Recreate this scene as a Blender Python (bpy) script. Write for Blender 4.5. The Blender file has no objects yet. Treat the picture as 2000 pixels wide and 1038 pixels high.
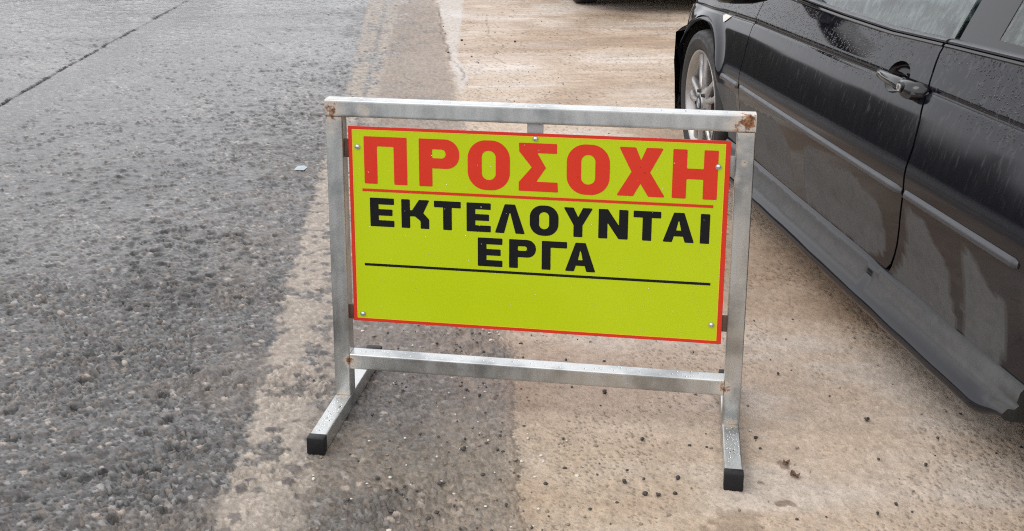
import bpy, bmesh, math, random
import numpy as np
from mathutils import Vector, Matrix
from mathutils.geometry import delaunay_2d_cdt

S = bpy.context.scene
COL = S.collection
R = math.radians
random.seed(7)

# ------------------------------------------------------------------ camera
CAM_H = 1.3466
cam = bpy.data.cameras.new('camera')
cam_o = bpy.data.objects.new('camera', cam)
COL.objects.link(cam_o)
cam_o.matrix_world = (Matrix.Translation((0, 0, CAM_H)) @ Matrix.Rotation(R(-13.9736), 4, 'X')
                      @ Matrix.Rotation(R(-0.198), 4, 'Y') @ Matrix.Rotation(R(90), 4, 'X'))
cam.sensor_fit = 'HORIZONTAL'
cam.sensor_width = 36.0
cam.lens = 2212.78 / 2000 * 36
cam.shift_y = -(519 - 261.165) / 2000
cam.clip_start = 0.05
cam.clip_end = 3000
S.camera = cam_o

# ------------------------------------------------------------------ light: overcast daylight
SUN_EL, SUN_AZ = 50.0, -116.0
W = bpy.data.worlds.new('World')
S.world = W
W.use_nodes = True
wn, wl = W.node_tree.nodes, W.node_tree.links
wn.clear()
sky = wn.new('ShaderNodeTexSky')
sky.sky_type = 'NISHITA'
sky.sun_disc = False
sky.sun_elevation = R(SUN_EL)
sky.sun_rotation = R(SUN_AZ)
sky.air_density = 1.0
sky.dust_density = 3.0
sky.ozone_density = 1.0
hs = wn.new('ShaderNodeHueSaturation')
hs.inputs['Saturation'].default_value = 0.14
bgn = wn.new('ShaderNodeBackground')
bgn.inputs['Strength'].default_value = 0.15
wo = wn.new('ShaderNodeOutputWorld')
wl.new(sky.outputs[0], hs.inputs['Color'])
ov = wn.new('ShaderNodeMix')          # even cloud deck over the sky
ov.data_type = 'RGBA'
ov.inputs[0].default_value = 0.72
ov.inputs[7].default_value = (10.4, 10.5, 10.95, 1)
wl.new(hs.outputs[0], ov.inputs[6])
wl.new(ov.outputs[2], bgn.inputs['Color'])
wl.new(bgn.outputs[0], wo.inputs['Surface'])

sun = bpy.data.lights.new('sun', 'SUN')
sun.energy = 0.55
sun.angle = R(35)
sun.color = (1.0, 0.96, 0.9)
sun_o = bpy.data.objects.new('sun', sun)
COL.objects.link(sun_o)
az = R(SUN_AZ)
sd = Vector((math.sin(az) * math.cos(R(SUN_EL)), math.cos(az) * math.cos(R(SUN_EL)), math.sin(R(SUN_EL))))
sun_o.rotation_euler = sd.to_track_quat('Z', 'Y').to_euler()

S.view_settings.view_transform = 'Standard'
S.view_settings.look = 'None'
S.view_settings.gamma = 1.0
S.view_settings.use_curve_mapping = False
S.view_settings.exposure = 0.38
S.cycles.use_denoising = False
S.cycles.filter_width = 1.1

# ------------------------------------------------------------------ node helpers
def mat_new(name):
    m = bpy.data.materials.new(name)
    m.use_nodes = True
    nt = m.node_tree
    b = nt.nodes['Principled BSDF']
    return m, nt, b

def nd(nt, typ, **kw):
    n = nt.nodes.new(typ)
    for k, v in kw.items():
        if k in ('operation', 'data_type', 'blend_type', 'attribute_name', 'feature', 'noise_dimensions', 'clamp'):
            setattr(n, k, v)
    return n

def math_n(nt, op, a, b=None, c=None, clamp=False):
    n = nt.nodes.new('ShaderNodeMath')
    n.operation = op
    n.use_clamp = clamp
    for i, v in enumerate((a, b, c)):
        if v is None:
            continue
        if isinstance(v, (int, float)):
            n.inputs[i].default_value = v
        else:
            nt.links.new(v, n.inputs[i])
    return n.outputs[0]

def mix_c(nt, f, a, b, typ='MIX'):
    n = nt.nodes.new('ShaderNodeMix')
    n.data_type = 'RGBA'
    n.blend_type = typ
    if isinstance(f, (int, float)):
        n.inputs[0].default_value = f
    else:
        nt.links.new(f, n.inputs[0])
    for i, v in ((6, a), (7, b)):
        if isinstance(v, tuple):
            n.inputs[i].default_value = (*v[:3], 1)
        else:
            nt.links.new(v, n.inputs[i])
    return n.outputs[2]

def noise(nt, scale, detail=4, rough=.55, vec=None, mp=None):
    n = nt.nodes.new('ShaderNodeTexNoise')
    n.inputs['Scale'].default_value = scale
    n.inputs['Detail'].default_value = detail
    n.inputs['Roughness'].default_value = rough
    if vec is None:
        tc = nt.nodes.new('ShaderNodeTexCoord')
        vec = tc.outputs['Object']
    if mp is not None:
        m = nt.nodes.new('ShaderNodeMapping')
        m.inputs['Scale'].default_value = mp
        nt.links.new(vec, m.inputs['Vector'])
        vec = m.outputs[0]
    nt.links.new(vec, n.inputs['Vector'])
    return n.outputs['Fac']

def ramp(nt, x, a, b, lo=0.0, hi=1.0):
    n = nt.nodes.new('ShaderNodeMapRange')
    n.interpolation_type = 'SMOOTHSTEP'
    n.inputs['From Min'].default_value = a
    n.inputs['From Max'].default_value = b
    n.inputs['To Min'].default_value = lo
    n.inputs['To Max'].default_value = hi
    nt.links.new(x, n.inputs['Value'])
    return n.outputs[0]

def attr(nt, name):
    n = nt.nodes.new('ShaderNodeAttribute')
    n.attribute_name = name
    return n

def bump(nt, b, h, strength=.3, dist=.002):
    n = nt.nodes.new('ShaderNodeBump')
    n.inputs['Strength'].default_value = strength
    n.inputs['Distance'].default_value = dist
    nt.links.new(h, n.inputs['Height'])
    nt.links.new(n.outputs[0], b.inputs['Normal'])
    return n

def simple(name, col, rough=.5, metal=0., var=.12, scale=40, bmp=0., coat=0., spec=.5):
    m, nt, b = mat_new(name)
    f = noise(nt, scale)
    c = mix_c(nt, f, tuple(x * (1 - var) for x in col), tuple(min(1, x * (1 + var)) for x in col))
    nt.links.new(c, b.inputs['Base Color'])
    r = ramp(nt, f, .3, .7, max(.02, rough * .85), min(1, rough * 1.15))
    nt.links.new(r, b.inputs['Roughness'])
    b.inputs['Metallic'].default_value = metal
    b.inputs['Coat Weight'].default_value = coat
    b.inputs['Specular IOR Level'].default_value = spec
    if bmp:
        bump(nt, b, noise(nt, scale * 6, 5), bmp, .001)
    return m

# ------------------------------------------------------------------ mesh helpers
def link(name, me, mat, parent=None, loc=None):
    o = bpy.data.objects.new(name, me)
    if mat:
        me.materials.append(mat)
    COL.objects.link(o)
    if parent:
        o.parent = parent
    if loc is not None:
        o.location = loc
    return o

def mesh(name, verts, faces, mat, parent=None, smooth=False, loc=None, sharp=None):
    me = bpy.data.meshes.new(name)
    me.from_pydata([tuple(v) for v in verts], [], faces)
    me.update()
    if smooth:
        me.shade_smooth()
        if sharp:
            me.set_sharp_from_angle(angle=R(sharp))
    return link(name, me, mat, parent, loc)

def bm_obj(name, bm, mat, parent=None, smooth=False, loc=None, sharp=35):
    bmesh.ops.recalc_face_normals(bm, faces=bm.faces)
    me = bpy.data.meshes.new(name)
    bm.to_mesh(me)
    bm.free()
    if smooth:
        me.shade_smooth()
        me.set_sharp_from_angle(angle=R(sharp))
    return link(name, me, mat, parent, loc)

def tag(o, label=None, cat=None, group=None, kind=None):
    for k, v in (('label', label), ('category', cat), ('group', group), ('kind', kind)):
        if v:
            o[k] = v
    return o

def empty(name, loc, rz=0):
    o = bpy.data.objects.new(name, None)
    o.empty_display_size = .1
    COL.objects.link(o)
    o.location = loc
    o.rotation_euler = (0, 0, rz)
    return o

def bm_box(bm, lo, hi, bevel=0., seg=2):
    r = bmesh.ops.create_cube(bm, size=1)
    vs = r['verts']
    c = [(a + b) / 2 for a, b in zip(lo, hi)]
    s = [b - a for a, b in zip(lo, hi)]
    for v in vs:
        v.co = Vector((c[i] + v.co[i] * s[i] for i in range(3)))
    if bevel:
        es = {e for v in vs for e in v.link_edges}
        bmesh.ops.bevel(bm, geom=list(es), offset=bevel, segments=seg, affect='EDGES', profile=.5)

def box_obj(name, lo, hi, mat, parent=None, bevel=.002, loc=None, seg=2):
    bm = bmesh.new()
    bm_box(bm, lo, hi, bevel, seg)
    return bm_obj(name, bm, mat, parent, True, loc)

def sweep(rings, closed=True, caps=True):
    """rings: list of lists of points, equal length -> verts, faces"""
    n = len(rings[0])
    V = [p for r in rings for p in r]
    F = []
    for i in range(len(rings) - 1):
        for j in range(n if closed else n - 1):
            k = (j + 1) % n
            F.append((i * n + j, i * n + k, (i + 1) * n + k, (i + 1) * n + j))
    if caps and closed:
        F.append(tuple(range(n - 1, -1, -1)))
        F.append(tuple((len(rings) - 1) * n + j for j in range(n)))
    return V, F

def lathe(profile, axis_pt, seg, name, mat, parent=None, loc=None, mod=None, sharp=40):
    """revolve (r, a) profile round the local X axis (a along X)"""
    rings = []
    for i in range(seg):
        t = 2 * math.pi * i / seg
        rings.append([(a, (r + (mod(j, i) if mod else 0)) * math.cos(t), (r + (mod(j, i) if mod else 0)) * math.sin(t))
                      for j, (r, a) in enumerate(profile)])
    rings.append(rings[0])
    n = len(profile)
    V = [p for r in rings[:-1] for p in r]
    F = []
    for i in range(seg):
        k = (i + 1) % seg
        for j in range(n - 1):
            F.append((i * n + j, i * n + j + 1, k * n + j + 1, k * n + j))
    return mesh(name, V, F, mat, parent, True, loc, sharp)

# ------------------------------------------------------------------ numpy noise
def _hash(ix, iy, seed):
    h = (ix.astype(np.int64) * 374761393 + iy.astype(np.int64) * 668265263 + seed * 1442695041) & 0xFFFFFFFF
    h = ((h ^ (h >> 13)) * 1274126177) & 0xFFFFFFFF
    h = ((h ^ (h >> 16)) * 2246822519) & 0xFFFFFFFF
    h = h ^ (h >> 15)
    return (h & 0xFFFFFF) / float(0x1000000)

def vnoise(x, y, seed):
    ix, iy = np.floor(x), np.floor(y)
    fx, fy = x - ix, y - iy
    fx = fx * fx * fx * (fx * (fx * 6 - 15) + 10)
    fy = fy * fy * fy * (fy * (fy * 6 - 15) + 10)
    a, b = _hash(ix, iy, seed), _hash(ix + 1, iy, seed)
    c, d = _hash(ix, iy + 1, seed), _hash(ix + 1, iy + 1, seed)
    return (a * (1 - fx) + b * fx) * (1 - fy) + (c * (1 - fx) + d * fx) * fy

def fbm(x, y, scale, octv, seed, gain=.5):
    v = np.zeros_like(x)
    amp, tot = 1., 0.
    f = 1. / scale
    for o in range(octv):
        v += amp * vnoise(x * f + 17.3 * o, y * f - 9.1 * o, seed + o)
        tot += amp
        amp *= gain
        f *= 2.03
    return v / tot

def voro(x, y, s, seed, sy=None, tilt=False):
    """F1 (in cells), F2-F1, id in 0..1, second random"""
    u, v = x / s, y / (sy or s)
    iu, iv = np.floor(u), np.floor(v)
    f1 = np.full(x.shape, 9.)
    f2 = np.full(x.shape, 9.)
    rid = np.zeros_like(x)
    r2 = np.zeros_like(x)
    ox = np.zeros_like(x)
    oy = np.zeros_like(x)
    for du in (-1, 0, 1):
        for dv in (-1, 0, 1):
            cu, cv = iu + du, iv + dv
            px = cu + _hash(cu, cv, seed)
            py = cv + _hash(cu, cv, seed + 1)
            d = np.hypot(u - px, v - py)
            m = d < f1
            f2 = np.where(m, f1, np.minimum(f2, d))
            f1 = np.where(m, d, f1)
            ox = np.where(m, u - px, ox)
            oy = np.where(m, v - py, oy)
            rid = np.where(m, _hash(cu, cv, seed + 2), rid)
            r2 = np.where(m, _hash(cu, cv, seed + 3), r2)
    if tilt:
        return f1, f2 - f1, rid, r2, ox, oy
    return f1, f2 - f1, rid, r2

def sstep(a, b, x):
    t = np.clip((x - a) / (b - a), 0, 1)
    return t * t * (3 - 2 * t)

def polydist(x, y, pts):
    d = np.full(x.shape, 99.)
    for (ax, ay), (bx, by) in zip(pts[:-1], pts[1:]):
        vx, vy = bx - ax, by - ay
        t = np.clip(((x - ax) * vx + (y - ay) * vy) / (vx * vx + vy * vy), 0, 1)
        d = np.minimum(d, np.hypot(x - ax - t * vx, y - ay - t * vy))
    return d

def lerp(a, b, t):
    return a + (b - a) * t

# ------------------------------------------------------------------ ground
def line_l(y):
    return np.interp(y, [0, 2.04, 2.48, 2.88, 3.43, 4.4, 6.9, 10.4, 14], [-.56, -.61, -.63, -.67, -.72, -.80, -1.0, -1.33, -1.68])
def line_r(y):
    return np.interp(y, [0, 2.04, 2.37, 4.2, 6.9, 10.6, 14], [-.40, -.43, -.44, -.60, -.80, -1.05, -1.3])
def joint(y):
    return np.interp(y, [0, 2.04, 2.75, 3.0, 6.4, 8.1, 10.4, 14], [.06, .03, .01, -.01, -.32, -.48, -.70, -1.05])
SEAM_Y = [0, 6.0, 7.0, 7.9, 9.2, 10.4, 14]
SEAM_X = [-2.46, -2.785, -2.85, -2.89, -2.95, -3.01, -3.2]

def build_ground():
    th = np.arange(R(-44), R(42), .00145)
    rs = [1.5]
    while rs[-1] < 13:
        r = rs[-1]
        rs.append(r + .0022 * r * (1 + .035 * (r - 1.5)))
    rs = np.array(rs)
    nr, nt_ = len(rs), len(th)
    RR, TT = np.meshgrid(rs, th, indexing='ij')
    x = (RR * np.sin(TT)).ravel()
    y = (RR * np.cos(TT)).ravel()
    n = x.size
    wob = .012 * (fbm(x, y, .09, 3, 5) - .5)
    ll, lr, jt = line_l(y), line_r(y), joint(y)
    sm = np.interp(y, SEAM_Y, SEAM_X)
    # --- asphalt
    xs = x + .004 * (vnoise(x * 160, y * 160, 91) - .5)
    ys = y + .004 * (vnoise(x * 160, y * 160, 92) - .5)
    f1, e1, id1, rr1, ox1, oy1 = voro(xs, ys, .0155, 11, tilt=True)
    g1, e2, id2, rr2, ox2, oy2 = voro(xs, ys, .0075, 23, tilt=True)
    big, eb, idb, rrb = voro(xs, ys, .034, 37)
    low = fbm(x, y, .55, 4, 41)
    low2 = fbm(x, y, .16, 3, 47)
    fine = vnoise(x * 420, y * 420, 3)
    s1 = sstep(.07, .24, e1) * sstep(.85, .6, f1) * (id1 > .22)
    s2 = sstep(.06, .26, e2) * (id2 > .15)
    sb = sstep(.50, .34, big) * (idb > .80)
    t1_ = ((id1 * 7.3) % 1 - .5) * ox1 + ((rr1 * 5.7) % 1 - .5) * oy1
    t2_ = ((id2 * 7.3) % 1 - .5) * ox2 + ((rr2 * 5.7) % 1 - .5) * oy2
    ha = s1 * .0155 * .55 * t1_ + s2 * .0075 * .6 * t2_ + .0026 * s1 * (.45 + .55 * rr1) + .0013 * s2 * (.4 + .6 * rr2) + .0034 * sb + .0008 * fine
    ha += .006 * (low - .5) + .004 * (low2 - .5)
    # ravelled patches: coarse missing stone
    rav = sstep(.56, .66, fbm(x * 1.0 + .35 * y, y, .30, 3, 53))
    ha -= .0045 * rav * (1 - .8 * s1)
    def gcol(v):
        return np.stack([v * 1.04, v * .995, v * .95], 1)
    tone = np.where(id2 > .965, .28, .038 + .110 * id2)
    ca = gcol(tone * (.55 + .45 * s2))
    t1 = np.where(rr1 > .93, .15 + .17 * id1, .050 + .125 * rr1)
    c1 = gcol(t1)
    c1[:, 2] *= (1 - .12 * (id1 > .75))
    c1[:, 0] *= (1 + .14 * (id1 > .75))
    ca = ca + (c1 - ca) * s1[:, None]
    cb = gcol(.055 + .06 * rrb)
    cb[:, 0] *= 1.08
    ca = ca + (cb - ca) * (sb * .9)[:, None]
    # tan silt lying in the low spots of the asphalt
    silt = sstep(.50, .68, fbm(x, y, .34, 4, 61)) * sstep(-1.5, -.6, x) * .30 * (1 - .7 * s1)
    near_line = sstep(-.9, -.15, x - jt + .45)      # dirt blown against the joint
    gap_t = np.clip((x - lr) / np.maximum(.05, jt - lr), 0, 1)
    strip_d = (x > lr - .02) * (.27 + .50 * sstep(2.2, 5.5, y) + .50 * sstep(.30, 1.0, gap_t + .25 * (low2 - .5)))
    dirt = np.clip(silt + strip_d * (1 - .50 * s1 * (1 - .5 * sstep(3, 6, y))) * (.55 + .6 * sstep(.25, .65, low2 + .25 * fine)), 0, .92) * (x < jt + .1)
    ca = ca + (np.array([.295, .240, .195]) * (.75 + .5 * fine)[:, None] - ca) * dirt[:, None]
    wet = sstep(.42, .60, fbm(x * .55, y, .8, 3, 71) + .10 * sstep(-.7, -2.4, x)) 
    wetl = sstep(-.6, -1.6, x)
    ra = lerp(.42, .11, np.clip(.25 * wet + .75 * wetl * (.55 + .45 * wet), 0, 1))
    ra = np.clip(ra + .10 * (1 - s1) * (fine - .3) + .25 * dirt, .14, .9)
    # knobbly mid-scale relief, and a thin film of rain standing in the lows
    kn = fbm(x, y, .050, 3, 63, .55)
    kn2 = fbm(x * .8, y, .085, 2, 65)
    ha += (.007 + .005 * sstep(3, 5, y)) * (kn - .5) + .006 * (kn2 - .5)
    # picked-out hollows where stone has gone: dark, steep sided
    pk = sstep(.40, .60, fbm(x + .3 * y, y, .42, 3, 69) + .10 * sstep(-.8, -2.0, x))
    p1, pe, pid, pr2 = voro(x + .03 * (kn - .5), y + .03 * (kn2 - .5), .046, 73)
    hol = sstep(.44, .22, p1 + .25 * (fine - .5)) * (pid < .06 + .44 * pk * sstep(2.2, 4.5, y) + .16 * pk) * sstep(-.55, -.8, x + .06 * (y - 2))
    ha -= .0085 * hol * (.5 + .5 * pr2) * (1 - .6 * s1 * (rr1 > .5))
    ca = ca * (1 - .68 * hol)[:, None] * (1 - .22 * pk * sstep(-.8, -1.3, x))[:, None]
    cover = np.clip((.10 + .46 * sstep(-.7, -2.3, x) + .20 * sstep(3.4, 6.5, y) * sstep(-.9, -1.6, x)), 0, .80) * sstep(-.45, -.95, x + .04 * (y - 3))
    cover = np.clip(cover + .55 * (fbm(x * .6, y, .9, 3, 67) - .5) * (cover > .02), 0, .9)
    h0 = ha - .006 * (low - .5)
    q_ = np.quantile(h0[::7], np.linspace(0, 1, 41))
    lev = np.interp(cover, np.linspace(0, 1, 41), q_)
    film = sstep(-.0006, .0008, lev - h0) * (cover > .03)
    ha = np.where(h0 < lev, lev + .18 * (h0 - lev), h0) + .006 * (low - .5)
    ra = lerp(ra, .15, film * .9)
    ca = ca * (1 - .30 * film)[:, None]
    # --- worn edge line
    wear = fbm(x, y, .05, 3, 81) * .55 + fbm(x, y, .4, 3, 83) * .45
    edge_in = np.minimum(x - ll, lr - x) + wob * 2
    pm = sstep(-.012, .014, edge_in + .03 * (vnoise(x * 60, y * 60, 85) - .5))
    gone = sstep(.545, .60, wear + .10 * (idb > .72) * sstep(.6, .3, big))
    groove = sstep(.02, .006, np.abs(x - (ll * .42 + lr * .58) + wob)) * sstep(4.8, 6.6, y)
    worn_near = .35 * sstep(.05, .0, np.abs(x - lr + .03)) * sstep(4, 2, y)
    pm = pm * (1 - .85 * gone) * (1 - .8 * groove) * (1 - worn_near)
    stn = (idb > .80) * sstep(.46, .34, big)
    pm = pm * (1 - .9 * stn) * (1 - .12 * sstep(3.5, 6.5, y))
    cp = np.array([.44, .375, .312])[None, :] * (.78 + .26 * s1 * rr1)[:, None] * (.62 + .60 * fbm(x, y, .012, 2, 87) * (.6 + .4 * s2))[:, None]
    col = ca + (cp - ca) * pm[:, None]
    hgt = ha + .0014 * pm
    rgh = lerp(ra, .55, pm)
    # --- long seam with a smooth sealed band beside it
    d_s = x - sm + .02 * (fbm(x, y, .25, 3, 95) - .5)
    band = sstep(-.005, .02, d_s) * sstep(.30, .24, d_s)
    hgt = lerp(hgt, .006 * (low - .5) + .0010 * s1 + .0005 * fine + .001, band * .75)
    rgh = lerp(rgh, .20, band * .8)
    crack = sstep(.011, .003, np.abs(d_s + .012 * (fbm(x, y, .03, 2, 97) - .5))) * (.35 + .65 * sstep(.38, .55, low2))
    hgt -= .014 * crack
    col = col * (1 - .75 * crack)[:, None]
    rgh = lerp(rgh, .9, crack)
    # --- concrete apron
    q1, qe, qid, qr = voro(x, y, .0095, 101, .0075)
    pit = sstep(.42, .18, q1) * (qid > .66) * (.35 + .65 * sstep(.42, .62, fbm(x, y, .22, 3, 103)))
    f = fbm(x, y, .022, 3, 105)
    m1 = fbm(x * .8, y * 1.1, .75, 5, 107)
    m2 = fbm(x * .5, y * 1.6, .32, 4, 109)
    mk = fbm(x, y, .0065, 2, 111)
    base = np.array([.465, .366, .279])
    mud = np.array([.335, .238, .165])
    pale = np.array([.52, .45, .385])
    cc = base + (mud - base) * (sstep(.46, .66, m1) * .82)[:, None]
    cc = cc + (pale - cc) * (sstep(.55, .40, m1) * sstep(.40, .62, m2) * .75)[:, None]
    cc = cc * (.82 + .36 * f)[:, None] * (.86 + .28 * mk)[:, None]
    # thin lines raked across it far off (dragged silt)
    warp = y + .10 * (fbm(x, y, 1.1, 2, 113) - .5) - .10 * x
    strk = fbm(x * .10, warp, .040, 3, 115)
    far = sstep(4.8, 7.0, y)
    cc = cc * (1 + far * .42 * (strk - .5))[:, None]
    ridge = np.zeros_like(x)
    for (pts, w_, s_) in (
            ([(-.05, 7.95), (.35, 8.25), (.86, 8.55), (1.5, 8.75)], .018, .8), ([(.0, 8.75), (.5, 8.95), (1.1, 9.05), (1.7, 9.2)], .016, .7),
            ([(-.05, 7.45), (.5, 7.7), (1.11, 8.05), (1.6, 8.2)], .014, .6), ([(-.1, 9.5), (.5, 9.75), (1.4, 9.9)], .02, .5),
            ([(.72, 3.08), (.715, 2.85), (.72, 2.6)], .005, .8), ([(.60, 2.66), (.59, 2.56), (.605, 2.40), (.63, 2.2), (.65, 2.05)], .006, .75),
            ([(.72, 2.6), (.70, 2.4), (.68, 2.22), (.70, 2.05)], .010, .35), ([(-.28, 6.8), (-.1, 6.86), (.2, 6.9), (.9, 7.15)], .01, .3)):
        d = polydist(x + wob * 1.2, y + wob * 1.2, pts)
        ridge = np.maximum(ridge, s_ * sstep(w_, w_ * .35, d) * (.45 + .55 * sstep(.35, .6, f)))
    cc = cc + (np.array([.46, .39, .32]) - cc) * (ridge * .75)[:, None]
    cc = cc * (1 - .52 * pit)[:, None]
    # brown damp stains near the front foot
    st = np.zeros_like(x)
    for (sx_, sy_, rx, ry) in ((.585, 2.155, .030, .016), (.47, 2.09, .075, .05), (.62, 2.31, .016, .02), (.55, 2.24, .012, .01)):
        dd = np.hypot((x - sx_) / rx, (y - sy_) / ry) + 1.1 * (f - .5) + .9 * (fbm(x, y, .05, 2, 119) - .5)
        st = np.maximum(st, sstep(1.0, .75, dd) * (.85 if rx < .04 else .40))
    cc = cc + (np.array([.13, .075, .045]) - cc) * (st * .8)[:, None]
    # pale broken cement fillet along the far joint
    capx = np.interp(y, [6.2, 6.8, 7.5, 8.6, 10.5, 14], [-.30, -.27, -.38, -.40, -.46, -.5])
    fil = sstep(-.01, .02, x - jt + wob) * sstep(.02, -.01, x - capx + wob * 2) * sstep(6.0, 6.8, y)
    cc = cc + (np.array([.50, .455, .41]) - cc) * (fil * .95 * (.7 + .3 * f))[:, None]
    hc = .0016 * (f - .5) * 2 + .0022 * mk - .0024 * pit + .0012 * ridge + .008 * (m1 - .5) + .0012 * fil + .0016
    hc += far * .0022 * (strk - .5)
    rc = np.clip(.66 - .06 * far - .28 * sstep(.50, .70, fbm(x * .6, y * 1.4, .6, 3, 121)) - .3 * st + .1 * pit, .22, .85)
    # ragged transition asphalt -> concrete and the joint crack
    dj = x - jt + .075 * (fbm(x, y, .16, 5, 123, .6) - .5) + .012 * (fine - .5) * sstep(3.5, 2.2, y)
    k = sstep(-.035, .030, dj + .03 * (fine - .5) + .02 * (s1 - .5))
    thin = sstep(.0, .35, x - jt) 
    grit = (1 - thin) * sstep(.0, .04, dj) * sstep(.50, .75, fine) * (s1 > .5)
    cc = cc * (1 - .35 * grit)[:, None]
    col = col + (cc - col) * k[:, None]
    hgt = lerp(hgt, hc, k)
    rgh = lerp(rgh, rc, k)
    jc = sstep(.007, .001, np.abs(dj + .004)) * sstep(.42, .60, fbm(x, y, .3, 3, 131))
    hgt -= .003 * jc
    col = col * (1 - .3 * jc)[:, None]
    for pts, w_ in (([(-.30, 6.75), (-.31, 7.1), (-.42, 7.5), (-.46, 8.0), (-.54, 8.6), (-.60, 9.4), (-.69, 10.4)], .012),
                    ([(-.05, 7.3), (-.13, 7.6), (-.05, 7.95), (-.18, 8.5), (-.22, 9.6)], .006)):
        d = polydist(x + .05 * (fbm(x, y, .12, 3, 133) - .5), y, pts)
        c_ = sstep(w_, w_ * .3, d)
        hgt -= .004 * c_
        col = col * (1 - .45 * c_)[:, None]
    hgt -= .0095 * sstep(12.2, 12.9, RR.ravel())
    z = hgt - .0035
    # flatten where feet and tyres stand
    co = np.stack([x, y, z], 1).astype(np.float32)
    # faces
    ii = np.arange((nr - 1) * nt_).reshape(nr - 1, nt_)[:, :-1].ravel()
    quads = np.stack([ii, ii + 1, ii + nt_ + 1, ii + nt_], 1)
    quads = quads[:, ::-1]
    cx, cy = x[quads].mean(1), y[quads].mean(1)
    is_p = cx > joint(cy)
    is_l = (cx > line_l(cy) - .012) & (cx < line_r(cy) + .012)
    out = []
    for name, msk, mt in (('road', ~is_p & ~is_l, M['asphalt']), ('road_marking', is_l, M['asphalt']), ('pavement', is_p, M['concrete'])):
        q = quads[msk]
        used, inv = np.unique(q.ravel(), return_inverse=True)
        me = bpy.data.meshes.new(name)
        me.vertices.add(len(used))
        me.vertices.foreach_set('co', co[used].ravel())
        nf = len(q)
        me.loops.add(nf * 4)
        me.loops.foreach_set('vertex_index', inv.astype(np.int32).ravel())
        me.polygons.add(nf)
        me.polygons.foreach_set('loop_start', np.arange(0, nf * 4, 4, dtype=np.int32))
        me.update()
        me.shade_smooth()
        a = me.attributes.new('tint', 'FLOAT_COLOR', 'POINT')
        c4 = np.ones((len(used), 4), np.float32)
        c4[:, :3] = np.clip(col[used], 0, 1)
        a.data.foreach_set('color', c4.ravel())
        a = me.attributes.new('gloss', 'FLOAT', 'POINT')
        a.data.foreach_set('value', rgh[used].astype(np.float32))
        o = link(name, me, mt)
        out.append(o)
    tag(out[0], 'wet dark grey asphalt road with exposed stones and a long seam', kind='structure')
    tag(out[1], 'worn cream edge line painted along the asphalt', kind='structure')
    tag(out[2], 'tan concrete apron stained with brown silt beside the asphalt', kind='structure')

M = {}
def ground_mat(name, spec, bs):
    m, nt, b = mat_new(name)
    c = attr(nt, 'tint').outputs['Color']
    f = noise(nt, 300, 3)
    nt.links.new(mix_c(nt, 1.0, c, mix_c(nt, f, (.48, .48, .48), (1.18, 1.18, 1.18)), 'MULTIPLY'), b.inputs['Base Color'])
    g = attr(nt, 'gloss').outputs['Fac']
    nt.links.new(g, b.inputs['Roughness'])
    b.inputs['Specular IOR Level'].default_value = spec
    bump(nt, b, noise(nt, 260, 6, .65), bs, .0012)
    return m
M['asphalt'] = ground_mat('wet_asphalt', .20, .65)
M['concrete'] = ground_mat('silty_concrete', .18, .7)
build_ground()

# wide ground to the horizon, a few centimetres below the detailed sheets
def far_mat():
    m, nt, b = mat_new('far_ground')
    f = noise(nt, .4, 6)
    g = noise(nt, 9, 6)
    tc = nt.nodes.new('ShaderNodeTexCoord')
    sx = nt.nodes.new('ShaderNodeSeparateXYZ')
    nt.links.new(tc.outputs['Object'], sx.inputs[0])
    xx = math_n(nt, 'ADD', sx.outputs[0], math_n(nt, 'MULTIPLY', sx.outputs[1], .096))
    k = ramp(nt, xx, .26, .30)
    a = mix_c(nt, g, (.05, .048, .046), (.09, .086, .082))
    c = mix_c(nt, f, (.20, .15, .11), (.31, .25, .20))
    nt.links.new(mix_c(nt, k, a, c), b.inputs['Base Color'])
    nt.links.new(ramp(nt, k, 0, 1, .3, .6), b.inputs['Roughness'])
    bump(nt, b, noise(nt, 60, 5), .4, .004)
    return m
def build_far():
    xs = [-400, -120, -60, -30, -20, -10, 0, 10, 20, 40, 90, 400]
    ys = [-200, -60, -20, 0, 20, 60, 140, 400, 900]
    V = [(x, y, -.022) for y in ys for x in xs]
    n = len(xs)
    F = [(j * n + i, j * n + i + 1, (j + 1) * n + i + 1, (j + 1) * n + i) for j in range(len(ys) - 1) for i in range(n - 1)]
    tag(mesh('ground', V, F, far_mat()), 'open ground of asphalt and concrete running to the horizon', kind='structure')
    # low scrubby hill beyond the road
    hm, nt, b = mat_new('scrub_hill')
    f = noise(nt, .5, 6)
    nt.links.new(mix_c(nt, f, (.022, .028, .016), (.06, .055, .035)), b.inputs['Base Color'])
    b.inputs['Roughness'].default_value = .95
    nx, ny = 70, 14
    V, F = [], []
    for j in range(ny):
        for i in range(nx):
            t = i / (nx - 1)
            a = R(-115 + 150 * t)
            d = 75 + 14 * j
            h = max(0, math.sin(math.pi * min(1, j / (ny - 4.0)))) ** .8 * .45 * (7 + 3.0 * math.sin(a * 5) + 2 * math.sin(a * 11 + 1)) if j < ny - 1 else 0
            h = h * (1 + .15 * float(sstep(R(-24), R(-34), a)))
            h = h * (.8 + .4 * random.random()) if 0 < j < ny - 1 else -.4
            V.append((d * math.sin(a), d * math.cos(a), h))
    for j in range(ny - 1):
        for i in range(nx - 1):
            F.append((j * nx + i, j * nx + i + 1, (j + 1) * nx + i + 1, (j + 1) * nx + i))
    tag(mesh('hills', V, F, hm, smooth=True), 'low dark scrubby hills beyond the road', kind='structure')
build_far()
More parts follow.
